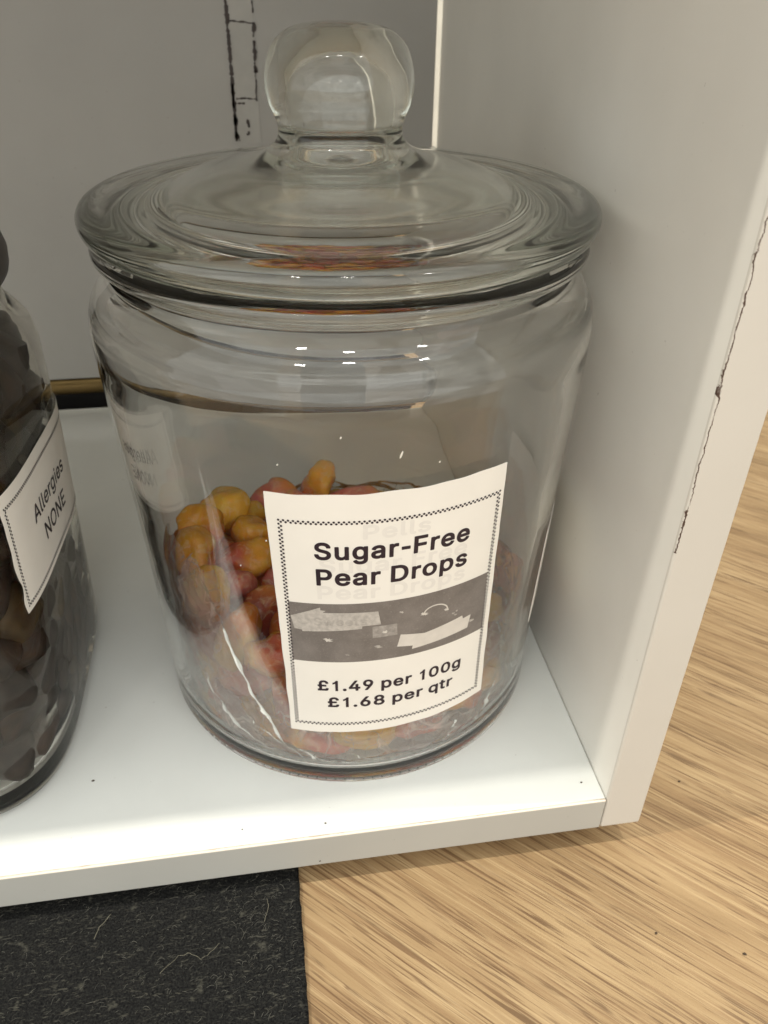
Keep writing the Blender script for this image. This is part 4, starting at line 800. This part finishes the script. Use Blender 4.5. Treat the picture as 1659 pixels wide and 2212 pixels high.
def blob(a, z, r, seed, spikes=8):
    rnd = random.Random(seed)
    return [(a + r / 0.0735 * math.cos(t_) * k, z + 0.6 * r * math.sin(t_) * k) for t_, k in
            ((2 * math.pi * i / (2 * spikes), rnd.uniform(0.8, 1.3) if i % 2 else rnd.uniform(0.35, 0.6)) for i in range(2 * spikes))]
for (ga, gz, gr, gs, gm) in ((-0.1908, 0.0689, 0.0014, 1, PLIGHT2), (0.197, 0.0757, 0.0012, 2, PLIGHT2), (0.298, 0.0750, 0.0010, 3, PLIGHT2), (0.0111, 0.0655, 0.0012, 4, PLIGHT),
                             (0.332, 0.0724, 0.0006, 5, PLIGHT), (0.343, 0.0716, 0.0006, 6, PLIGHT), (0.346, 0.0730, 0.0005, 8, PLIGHT), (0.1012, 0.0782, 0.0008, 7, PLIGHT),
                             (0.0358, 0.0712, 0.0010, 9, PLIGHT2), (0.430, 0.0662, 0.0011, 10, PLIGHT), (-0.115, 0.0628, 0.0007, 12, PMID)):
    polys('picture_glint', [blob(ga, gz, gr, gs)], gm, label, wrap, 0.00033, 0.5)
FLECK = simple('pale_dust', (0.8, 0.78, 0.7), 0.8)
for (fa, fz, fl, fw) in ((0.075, 0.1318, 0.0011, 0.00028), (-0.33, 0.129, 0.0003, 0.0002), (-0.12, 0.1375, 0.00035, 0.00022), (-0.40, 0.104, 0.0003, 0.0002), (0.21, 0.128, 0.0003, 0.0002), (-0.52, 0.093, 0.00035, 0.0002)):
    polys('dust_fleck', [[(fa + math.cos(t_) * fw / 0.075 + math.sin(t_) * fl * 0.3 / 0.075, fz + math.sin(t_) * fl) for t_ in np.linspace(0, 2 * math.pi, 11)[:-1]]], FLECK, jar, wrap, 0.00012, 0.5)
# second label, on the far right side of the jar, its near edge lifting
def wrap2(a, z, off):
    lift = 0.0016 * max(0.0, 1 - (a - 0.90) / 0.22) ** 2
    return wrap(a, z, off + lift)
lb2 = link('label', sheet('label', [(0.955, 0.0790), (1.85, 0.0830), (1.85, 0.0410), (0.900, 0.0440)], wrap2, 0.00022, ragged=0.0006, thick=0.00018), PAPER, jar)
tag(lb2, 'white paper label seen edge-on with a lifted edge')

# ================================================================== PACKING SWEETS
def relax(P, r, inside, grav, iters=420, seed=0):
    rng = np.random.default_rng(seed)
    g = np.array(grav) / np.linalg.norm(grav)
    for it in range(iters):
        P += g * r * (0.16 if it < iters * 0.7 else 0.05)
        for _ in range(3):
            d = P[:, None] - P[None]
            L = np.sqrt((d ** 2).sum(-1)) + 1e-9
            ov = np.clip(2 * r - L, 0, None); np.fill_diagonal(ov, 0)
            P += (d / L[..., None] * ov[..., None]).sum(1) * 0.32
            inside(P)
    return P

# ---- one pear drop: a lumpy translucent boiled sweet
def drop_mesh(name, seed):
    nu, nv = 28, 20
    v, f = [], []
    L, R_ = 0.0118, 0.0090
    for j in range(nv + 1):
        th = math.pi * j / nv
        x = -L * math.cos(th)
        rr = R_ * math.sin(th) ** 0.8 * (1 - 0.20 * (x / L) - 0.06 * (x / L) ** 2)
        for i in range(nu):
            a = 2 * math.pi * i / nu
            n_ = 1 + 0.34 * noise.noise(Vector((math.cos(a) * 1.5 + seed * 7, math.sin(a) * 1.5, x * 150))) + 0.05 * noise.noise(Vector((math.cos(a) * 5, math.sin(a) * 5 + seed, x * 500)))
            v.append((x, rr * math.cos(a) * n_, rr * math.sin(a) * n_ * 0.74))
    for j in range(nv):
        for i in range(nu):
            i2 = (i + 1) % nu
            f.append((j * nu + i, j * nu + i2, (j + 1) * nu + i2, (j + 1) * nu + i))
    return mesh(name, v, f)
def candy_material(name, red, amber, shift):
    m, t, b = new_mat(name)
    o = objco(t)
    s = N(t, 'ShaderNodeSeparateXYZ'); t.links.new(o, s.inputs[0])
    n = noise_tex(t, o, 150, 3)
    q = math_(t, 'ADD', math_(t, 'MULTIPLY', s.outputs[0], 90.0), math_(t, 'MULTIPLY_ADD', n, 1.6, -0.8 + shift))
    c = mixc(t, smooth(t, q, -0.5, 0.5), amber, red)
    n2 = noise_tex(t, o, 300, 4, 0.6, 0.8)
    c = mixc(t, math_(t, 'MULTIPLY', smooth(t, n2, 0.48, 0.72), 0.5), c, (0.97, 0.72, 0.42))
    t.links.new(c, b.inputs['Base Color'])
    b.inputs['Roughness'].default_value = 0.16
    b.inputs['IOR'].default_value = 1.4
    b.inputs['Transmission Weight'].default_value = 0.38
    b.inputs['Subsurface Weight'].default_value = 1.0
    b.inputs['Subsurface Radius'].default_value = (1.0, 0.5, 0.18)
    b.inputs['Subsurface Scale'].default_value = 0.004
    bump(t, n2, b, 0.5, 0.0008)
    return m
CM = [candy_material('pear_drop_half_and_half', (0.72, 0.17, 0.095), (0.97, 0.46, 0.05), 0.0),
      candy_material('pear_drop_rosy', (0.74, 0.22, 0.16), (0.92, 0.38, 0.08), 0.6),
      candy_material('pear_drop_amber', (0.88, 0.30, 0.045), (0.98, 0.54, 0.07), -0.6),
      candy_material('pear_drop_deep_red', (0.42, 0.075, 0.045), (0.72, 0.26, 0.05), 0.7)]
# inner radius of the round jar
JZ = [0.004, 0.0056, 0.009, 0.022, 0.05, 0.085, 0.11]
JR = [0.062, 0.0650, 0.0662, 0.0665, 0.0673, 0.0687, 0.0701]
def jar_inside(P):
    P[:, 2] = np.maximum(P[:, 2], 0.0042 + 0.0082)
    Rm = np.interp(P[:, 2], JZ, JR) - 0.0118
    q = np.hypot(P[:, 0], P[:, 1]); k = np.minimum(1, Rm / np.maximum(q, 1e-9))
    P[:, 0] *= k; P[:, 1] *= k
rng = np.random.default_rng(7)
NC = 110
P = np.stack([rng.uniform(-.04, .04, NC), rng.uniform(-.04, .04, NC), rng.uniform(0.02, 0.20, NC)], 1)
P = relax(P, 0.0088, jar_inside, (-0.24, 0.04, -1.0), seed=1)
dm = [drop_mesh('pear_drop', s) for s in range(4)]
for me in dm:
    me.materials.append(CM[0]); me.polygons.foreach_set('use_smooth', [True] * len(me.polygons))
DV = [np.array([tuple(vv.co) for vv in me.vertices])[::3] for me in dm]
LBL = 'amber and pink translucent pear drop in the sticky heap inside the round jar'
rnd = random.Random(5)
from mathutils import Euler
for i in range(NC):
    az = math.atan2(P[i][1], P[i][0]) + math.pi / 2
    wall_near = math.hypot(P[i][0], P[i][1]) > 0.042
    best = None
    for tr_ in range(40):
        eu = (rnd.uniform(-1.1, 1.1), rnd.uniform(-1.3, 1.3), az + rnd.uniform(-0.5, 0.5)) if wall_near else (rnd.uniform(-1.5, 1.5), rnd.uniform(-1.2, 1.2), rnd.uniform(0, 6.28))
        X = DV[i % 4] @ np.array(Euler(eu).to_matrix()).T + P[i]
        vr = max(0.0, float((np.hypot(X[:, 0], X[:, 1]) - np.interp(X[:, 2], JZ, JR) + 0.0026).max())); vz = max(0.0, 0.0056 - float(X[:, 2].min()))
        if best is None or vr + vz < best[0]: best = (vr + vz, eu, vr, vz)
        if vr + vz < 0.0005: break
    k_ = 1 - best[2] / max(1e-6, math.hypot(P[i][0], P[i][1]))
    o = bpy.data.objects.new('pear_drop', dm[i % 4]); COL.objects.link(o)
    o.location = (P[i][0] * k_, P[i][1] * k_, P[i][2] + best[3]); o.rotation_euler = best[1]
    ks = rnd.uniform(0.85, 1.18); o.scale = (ks, rnd.uniform(0.85, 1.15), rnd.uniform(0.8, 1.15))
    o.material_slots[0].link = 'OBJECT'; o.material_slots[0].material = CM[rnd.choice((0, 0, 1, 1, 2, 3))]
    tag(o, LBL, 'sweet', 'pear drops heaped in the round jar')

def film_material(name, haze0, tint):
    m = bpy.data.materials.new(name); m.use_nodes = True
    t = m.node_tree; t.nodes.clear()
    out = N(t, 'ShaderNodeOutputMaterial')
    tr = N(t, 'ShaderNodeBsdfTransparent'); tr.inputs[0].default_value = (0.99, 0.985, 0.98, 1)
    gl = N(t, 'ShaderNodeBsdfGlossy'); gl.inputs['Roughness'].default_value = 0.13; gl.inputs[0].default_value = (1, 0.99, 0.97, 1)
    df = N(t, 'ShaderNodeBsdfTranslucent'); df.inputs[0].default_value = (*tint, 1)
    di = N(t, 'ShaderNodeBsdfDiffuse'); di.inputs[0].default_value = (*tint, 1)
    o = objco(t)
    n = noise_tex(t, mapping(t, o, (26, 26, 15)), 1.0, 3, 0.5, 1.2)
    cloud = smooth(t, noise_tex(t, mapping(t, o, (32, 32, 26), loc=(6, 2, 3)), 1.0, 3, 0.6), 0.42, 0.72)
    ridge = smooth(t, math_(t, 'ABSOLUTE', math_(t, 'SUBTRACT', n, 0.5)), 0.030, 0.0)
    n2 = noise_tex(t, mapping(t, o, (60, 60, 26), loc=(1, 2, 3)), 1.0, 3, 0.5, 1.6)
    ridge2 = smooth(t, math_(t, 'ABSOLUTE', math_(t, 'SUBTRACT', n2, 0.5)), 0.016, 0.0)
    lw = N(t, 'ShaderNodeLayerWeight'); lw.inputs[0].default_value = 0.35
    haze = math_(t, 'ADD', math_(t, 'MULTIPLY', math_(t, 'MULTIPLY', ridge, cloud), 0.55), haze0)
    haze = math_(t, 'ADD', haze, math_(t, 'MULTIPLY', ridge2, 0.16))
    haze = math_(t, 'ADD', haze, math_(t, 'MULTIPLY', cloud, haze0 * 1.6))
    haze = math_(t, 'ADD', haze, math_(t, 'MULTIPLY', lw.outputs['Facing'], 0.22))
    haze = math_(t, 'MINIMUM', haze, 0.92)
    m0 = N(t, 'ShaderNodeMixShader'); m0.inputs[0].default_value = 0.5
    t.links.new(df.outputs[0], m0.inputs[1]); t.links.new(di.outputs[0], m0.inputs[2])
    m1 = N(t, 'ShaderNodeMixShader'); t.links.new(haze, m1.inputs[0])
    t.links.new(tr.outputs[0], m1.inputs[1]); t.links.new(m0.outputs[0], m1.inputs[2])
    fr = N(t, 'ShaderNodeFresnel'); fr.inputs[0].default_value = 1.3
    b = N(t, 'ShaderNodeBump'); b.inputs['Strength'].default_value = 0.8; b.inputs['Distance'].default_value = 0.0012
    t.links.new(n, b.inputs['Height']); t.links.new(b.outputs[0], gl.inputs['Normal']); t.links.new(b.outputs[0], fr.inputs['Normal'])
    m2 = N(t, 'ShaderNodeMixShader'); t.links.new(fr.outputs[0], m2.inputs[0])
    t.links.new(m1.outputs[0], m2.inputs[1]); t.links.new(gl.outputs[0], m2.inputs[2])
    t.links.new(m2.outputs[0], out.inputs['Surface'])
    return m
# the crumpled clear bag they came in, pushed down into the jar
def bag_mesh():
    nu, nv = 260, 70
    v, f = [], []
    def crease(a, q):
        x, y = math.cos(a) * 2.2, math.sin(a) * 2.2
        n1 = 1 - abs(noise.noise(Vector((x * 1.2, y * 1.2, q * 1.5)))) * 2.2
        n2 = 1 - abs(noise.noise(Vector((x * 3 + 4, y * 3, q * 3.2 + 1)))) * 2.2
        return 0.62 * max(0, n1) ** 2 + 0.38 * max(0, n2) ** 2
    for j in range(nv + 1):
        q = j / nv
        for i in range(nu):
            a = 2 * math.pi * i / nu       # 0 faces the viewer side (-y), growing to +x
            d = (math.degrees(a) + 180) % 360 - 180
            top = 0.040 + 0.042 * math.exp(-((d + 62) / 34) ** 2) + 0.016 * math.exp(-((d - 62) / 26) ** 2) + 0.007 * noise.noise(Vector((math.cos(a) * 3, math.sin(a) * 3, 8)))
            if q < 0.25:                    # the bottom sheet
                r = 0.012 + (0.0632 - 0.012) * (q / 0.25); z = 0.0049 + 0.0009 * crease(a, q)
            else:
                s_ = (q - 0.25) / 0.75
                z = 0.0054 + (top - 0.0054) * s_
                r = float(np.interp(z, JZ, JR)) - 0.0007 - 0.0024 * crease(a, s_ * 1.4)
                r -= 0.003 * max(0, (s_ - 0.86) / 0.14) ** 2 * (0.4 + crease(a * 1.0, 3))
                z += 0.0012 * noise.noise(Vector((math.cos(a) * 6, math.sin(a) * 6, s_ * 4)))
                z = max(z, 0.0050)
            v.append((r * math.sin(a), -r * math.cos(a), z))
    for j in range(nv):
        for i in range(nu):
            i2 = (i + 1) % nu
            f.append((j * nu + i, j * nu + i2, (j + 1) * nu + i2, (j + 1) * nu + i))
    return mesh('plastic_bag', v, f)
bag = link('plastic_bag', bag_mesh(), film_material('clear_crinkled_film', 0.05, (0.95, 0.88, 0.83)), None, True)
tag(bag, 'crumpled clear plastic film lining the round jar around the pear drops', 'bag')
# a folded-over flap of it, front left, milky and creased
def flap_mesh():
    nu, nv = 80, 44
    v, f = [], []
    for j in range(nv + 1):
        for i in range(nu + 1):
            s_, q = i / nu, j / nv
            wdt = 4 + 20 * min(1, s_ * 2.2) ** 0.8
            a = math.radians(-44 + 21 * s_ ** 1.25 - (1 - q) * wdt); z = 0.0800 - 0.0735 * s_ + 0.006 * (1 - q) * (1 - s_)
            cr = 1 - 2.0 * abs(noise.noise(Vector((s_ * 7 + q * 2, q * 2.2 - s_ * 2, 2))))
            cr2 = 1 - 2.0 * abs(noise.noise(Vector((s_ * 14 - q * 4, q * 5, 6))))
            r = float(np.interp(z, JZ, JR)) - 0.0004 - 0.0011 * max(0, cr) - 0.0006 * max(0, cr2) - 0.0030 * max(0, (q - 0.86) / 0.14) ** 2
            v.append((r * math.sin(a), -r * math.cos(a), max(0.0056, z)))
    for j in range(nv):
        for i in range(nu):
            k = j * (nu + 1) + i
            f.append((k, k + 1, k + nu + 2, k + nu + 1))
    return mesh('folded_flap', v, f)
# whitened folds where the film is doubled and catches the light
def fold_mesh(path, w0, w1, seed):
    pts = []
    for k in range(len(path) - 1):
        for q in range(8):
            t_ = q / 8
            pts.append((path[k][0] * (1 - t_) + path[k + 1][0] * t_, path[k][1] * (1 - t_) + path[k + 1][1] * t_))
    pts.append(path[-1])
    v, f = [], []
    n = len(pts)
    for i, (d, z) in enumerate(pts):
        s_ = i / (n - 1)
        w = (w0 + (w1 - w0) * s_) * (0.35 + 1.5 * abs(noise.noise(Vector((s_ * 9, seed, 1))))) * math.sin(math.pi * min(0.97, max(0.04, s_))) ** 0.5
        zz = z + 0.0022 * noise.noise(Vector((s_ * 6, seed * 3, 7)))
        d = d + 1.6 * noise.noise(Vector((s_ * 7, seed * 5, 2))) + 0.6 * noise.noise(Vector((s_ * 22, seed * 5, 2)))
        for c_ in range(5):
            u = c_ / 4 - 0.5
            a = math.radians(d) + u * w / 0.066
            zc = max(0.0052, zz + u * w * 0.25)
            r = float(np.interp(zc, JZ, JR)) - 0.0003 - 0.0012 * (1 - abs(2 * u)) * abs(noise.noise(Vector((s_ * 12, seed, u))))
            v.append((r * math.sin(a), -r * math.cos(a), zc))
    for i in range(n - 1):
        for c_ in range(4):
            k = i * 5 + c_
            f.append((k, k + 1, k + 6, k + 5))
    return mesh('fold', v, f)
FOLD = film_material('whitened_film_fold', 0.14, (0.97, 0.91, 0.86))
for n_, (path, w0, w1) in enumerate((
        ([(-44.5, 0.0790), (-41, 0.0660), (-36.5, 0.0470), (-31, 0.0290), (-25, 0.0140), (-19, 0.0080)], 0.0012, 0.0036),
        ([(-38, 0.0260), (-34, 0.0200), (-29, 0.0175), (-24, 0.0120)], 0.0010, 0.0026),
        ([(-52, 0.0360), (-47, 0.0250), (-40, 0.0150), (-30, 0.0085)], 0.0016, 0.0040),
        ([(-22, 0.0140), (-14, 0.0085), (-5, 0.0062), (4, 0.0060)], 0.0030, 0.0050),
        ([(-8, 0.0150), (-3, 0.0105), (4, 0.0078), (12, 0.0095)], 0.0008, 0.0016),
        ([(26, 0.0180), (24, 0.0110), (21, 0.0070)], 0.0022, 0.0030),
        ([(41, 0.0240), (37, 0.0150), (33, 0.0090)], 0.0028, 0.0040),
        ([(-60, 0.0560), (-55, 0.0500), (-50, 0.0490)], 0.0008, 0.0018))):
    link('fold', fold_mesh(path, w0, w1, n_ + 1), FOLD, bag, True)
link('folded_flap', flap_mesh(), film_material('milky_folded_film', 0.15, (0.97, 0.82, 0.78)), bag, True)['label'] = 'milky pinkish folded flap with a bright creased edge'

# ================================================================== LEFT JAR (rounded square)
OX, OY, SA, SB, SN, TAP = -0.163, -0.010, 0.0615, 0.062, 4, 0.0035
def sq_pt(th, z, off=0.0, scale=1.0):
    tp = TAP * min(max(z, 0) / 0.1, 1)
    a, b_ = (SA + tp) * scale + off, (SB + tp) * scale + off
    c_, s_ = math.cos(th), math.sin(th)
    r = (abs(c_ / a) ** SN + abs(s_ / b_) ** SN) ** (-1 / SN)
    return (OX + r * c_, OY + r * s_, z)
def sq_lathe(name, prof, n=120):
    """prof entries (offset from the wall, scale, z)"""
    v, f = [], []
    for (off, s_, z) in prof:
        for i in range(n):
            v.append(sq_pt(2 * math.pi * i / n, z, off, s_))
    m = len(prof)
    for k in range(m - 1):
        for i in range(n):
            j = (i + 1) % n
            f.append((k * n + i, k * n + j, (k + 1) * n + j, (k + 1) * n + i))
    for k, rev in ((0, True), (m - 1, False)):
        c_ = len(v); z = prof[k][2]; v.append((OX, OY, z))
        for i in range(n):
            j = (i + 1) % n
            f.append((c_, k * n + i, k * n + j))
    me = mesh(name, v, f)
    bm = bmesh.new(); bm.from_mesh(me); bmesh.ops.recalc_face_normals(bm, faces=bm.faces); bm.to_mesh(me); bm.free()
    return me
jar2 = empty('glass_jar', (OX, OY, 0))
tag(jar2, 'squarish glass jar of dark sweets at the left edge, labelled Allergies NONE', 'jar')
def jpart(name, me, mat, parent=None, smooth_=False):
    o = link(name, me, mat, parent or jar2, smooth_)
    if parent is None: o.matrix_parent_inverse = Matrix.Translation((-OX, -OY, 0))
    return o
p_out = [(-0.010, 1, 0.0004), (-0.004, 1, 0.0008), (-0.001, 1, 0.003), (0, 1, 0.007), (0, 1, 0.03), (0, 1, 0.06), (0, 1, 0.09), (0, 1, 0.115), (0, 1, 0.126), (-0.0012, 1, 0.1325),
         (-0.004, 1, 0.1375), (-0.0065, 1, 0.141), (-0.0075, 1, 0.145), (-0.0075, 1, 0.149)]
p_in = [(-0.0115, 1, 0.149), (-0.0112, 1, 0.143), (-0.0090, 1, 0.1385), (-0.0056, 1, 0.131), (-0.0040, 1, 0.124), (-0.0038, 1, 0.11), (-0.0038, 1, 0.05), (-0.0040, 1, 0.013), (-0.0062, 1, 0.0075), (-0.012, 1, 0.0060)]
jpart('body', sq_lathe('square_jar_body', p_out + p_in, 160), glass_material('grey_jar_glass', (0.975, 0.97, 0.955), body=(0.7, 0.66, 0.60), dens=14.0, ior=1.22), smooth_=True)
DARKLID = simple('dark_brown_lid', (0.045, 0.032, 0.026), 0.4)
jpart('lid', sq_lathe('square_jar_lid', [(-0.0080, 1, 0.1493), (-0.0035, 1, 0.1498), (-0.0030, 1, 0.1515), (-0.0026, 1, 0.1560), (-0.0034, 1, 0.1600), (-0.0060, 1, 0.1625), (-0.014, 1, 0.1640), (-0.03, 1, 0.1670)], 100), DARKLID, smooth_=True)
def sqw(y, z, off):
    tp = TAP * min(z / 0.1, 1)
    a, b_ = SA + tp + off, SB + tp + off
    x = OX + a * max(0.0, 1 - abs((y - OY) / b_) ** SN) ** (1 / SN)
    return (x, y, z)
lab3 = link('label', sheet('label', [(-0.0490, 0.1105), (0.0400, 0.1005), (0.0400, 0.0600), (-0.0485, 0.0695)], sqw, 0.0003, ragged=0.0003), PAPER, jar2)
lab3.matrix_parent_inverse = Matrix.Translation((-OX, -OY, 0))
tag(lab3, 'white paper label printed Allergies NONE')
wrap_text('lettering', 'Allergies', INK, lab3, -0.0292, 0.0125, 0.0886, 0.0832, 0.0057, sqw, 0.0004, 'R')
wrap_text('lettering', 'NONE', INK, lab3, -0.0220, 0.0062, 0.0776, 0.0733, 0.0060, sqw, 0.0004, 'R')
chk2 = [[(a * 1.0, z) for a, z in pl] for pl in checker(-0.0470, 0.0365, 0.0, 0.0345, 1.0, 0.00062)]
chk2 = [[(a, z + 0.0715 - 0.112 * (a + 0.047)) for a, z in pl] for pl in chk2]
polys('dotted_border', chk2, INK, lab3, sqw, 0.0004, 0.5)
# dark sweets against the glass
def sq_inside(Q):
    Q[:, 2] = np.maximum(Q[:, 2], 0.0175)
    Q[:, 0] = np.clip(Q[:, 0], -0.150, 1)
    a, b_ = SA - 0.0124, SB - 0.0124
    c_ = (Q[:, 0] - OX); s_ = (Q[:, 1] - OY)
    q = (np.abs(c_ / a) ** 4 + np.abs(s_ / b_) ** 4) ** 0.25
    k = np.where(q > 1, 1 / np.maximum(q, 1e-9), 1)
    Q[:, 0] = OX + c_ * k; Q[:, 1] = OY + s_ * k
ND = 260
Q = np.stack([rng.uniform(-.145, -.115, ND), rng.uniform(-.05, .03, ND), rng.uniform(0.02, 0.22, ND)], 1)
Q = relax(Q, 0.0071, sq_inside, (0.25, -0.05, -1.0), iters=360, seed=3)
def dark_mesh(seed):
    bm = bmesh.new(); bmesh.ops.create_cube(bm, size=2)
    bmesh.ops.bevel(bm, geom=list(bm.edges), offset=0.5, segments=3, affect='EDGES', profile=0.5)
    for vv in bm.verts:
        n_ = 1 + 0.10 * noise.noise(vv.co * 1.6 + Vector((seed * 3, 0, 0)))
        vv.co = Vector((vv.co.x * 0.0108, vv.co.y * 0.0092, vv.co.z * 0.0086)) * n_
    return bm_mesh('dark_sweet', bm)
def dark_mat(name, a, b_):
    m, t, b = new_mat(name)
    n = noise_tex(t, objco(t), 160, 4)
    t.links.new(ramp(t, n, [(0.35, a), (0.65, b_)]), b.inputs['Base Color'])
    b.inputs['Roughness'].default_value = 0.5
    b.inputs['Specular IOR Level'].default_value = 0.2
    return m
DM = [dark_mat('dark_brown_candy', (0.020, 0.012, 0.008), (0.052, 0.031, 0.020)), dark_mat('black_candy', (0.020, 0.014, 0.011), (0.045, 0.032, 0.024)),
      dark_mat('gold_brown_candy', (0.035, 0.022, 0.010), (0.085, 0.055, 0.022))]
dmm = [dark_mesh(s) for s in range(3)]
for me in dmm:
    me.materials.append(DM[0]); me.polygons.foreach_set('use_smooth', [True] * len(me.polygons))
for i in range(ND):
    o = bpy.data.objects.new('dark_sweet', dmm[i % 3]); COL.objects.link(o)
    o.location = tuple(Q[i]); o.rotation_euler = (rnd.uniform(0, 6.28), rnd.uniform(-1, 1), rnd.uniform(0, 6.28))
    o.material_slots[0].link = 'OBJECT'; o.material_slots[0].material = DM[rnd.choice((0, 0, 0, 1, 1, 1, 1, 2))]
    tag(o, 'dark brown sweet packed in the squarish jar at the left edge', 'sweet', 'dark sweets in the squarish jar')
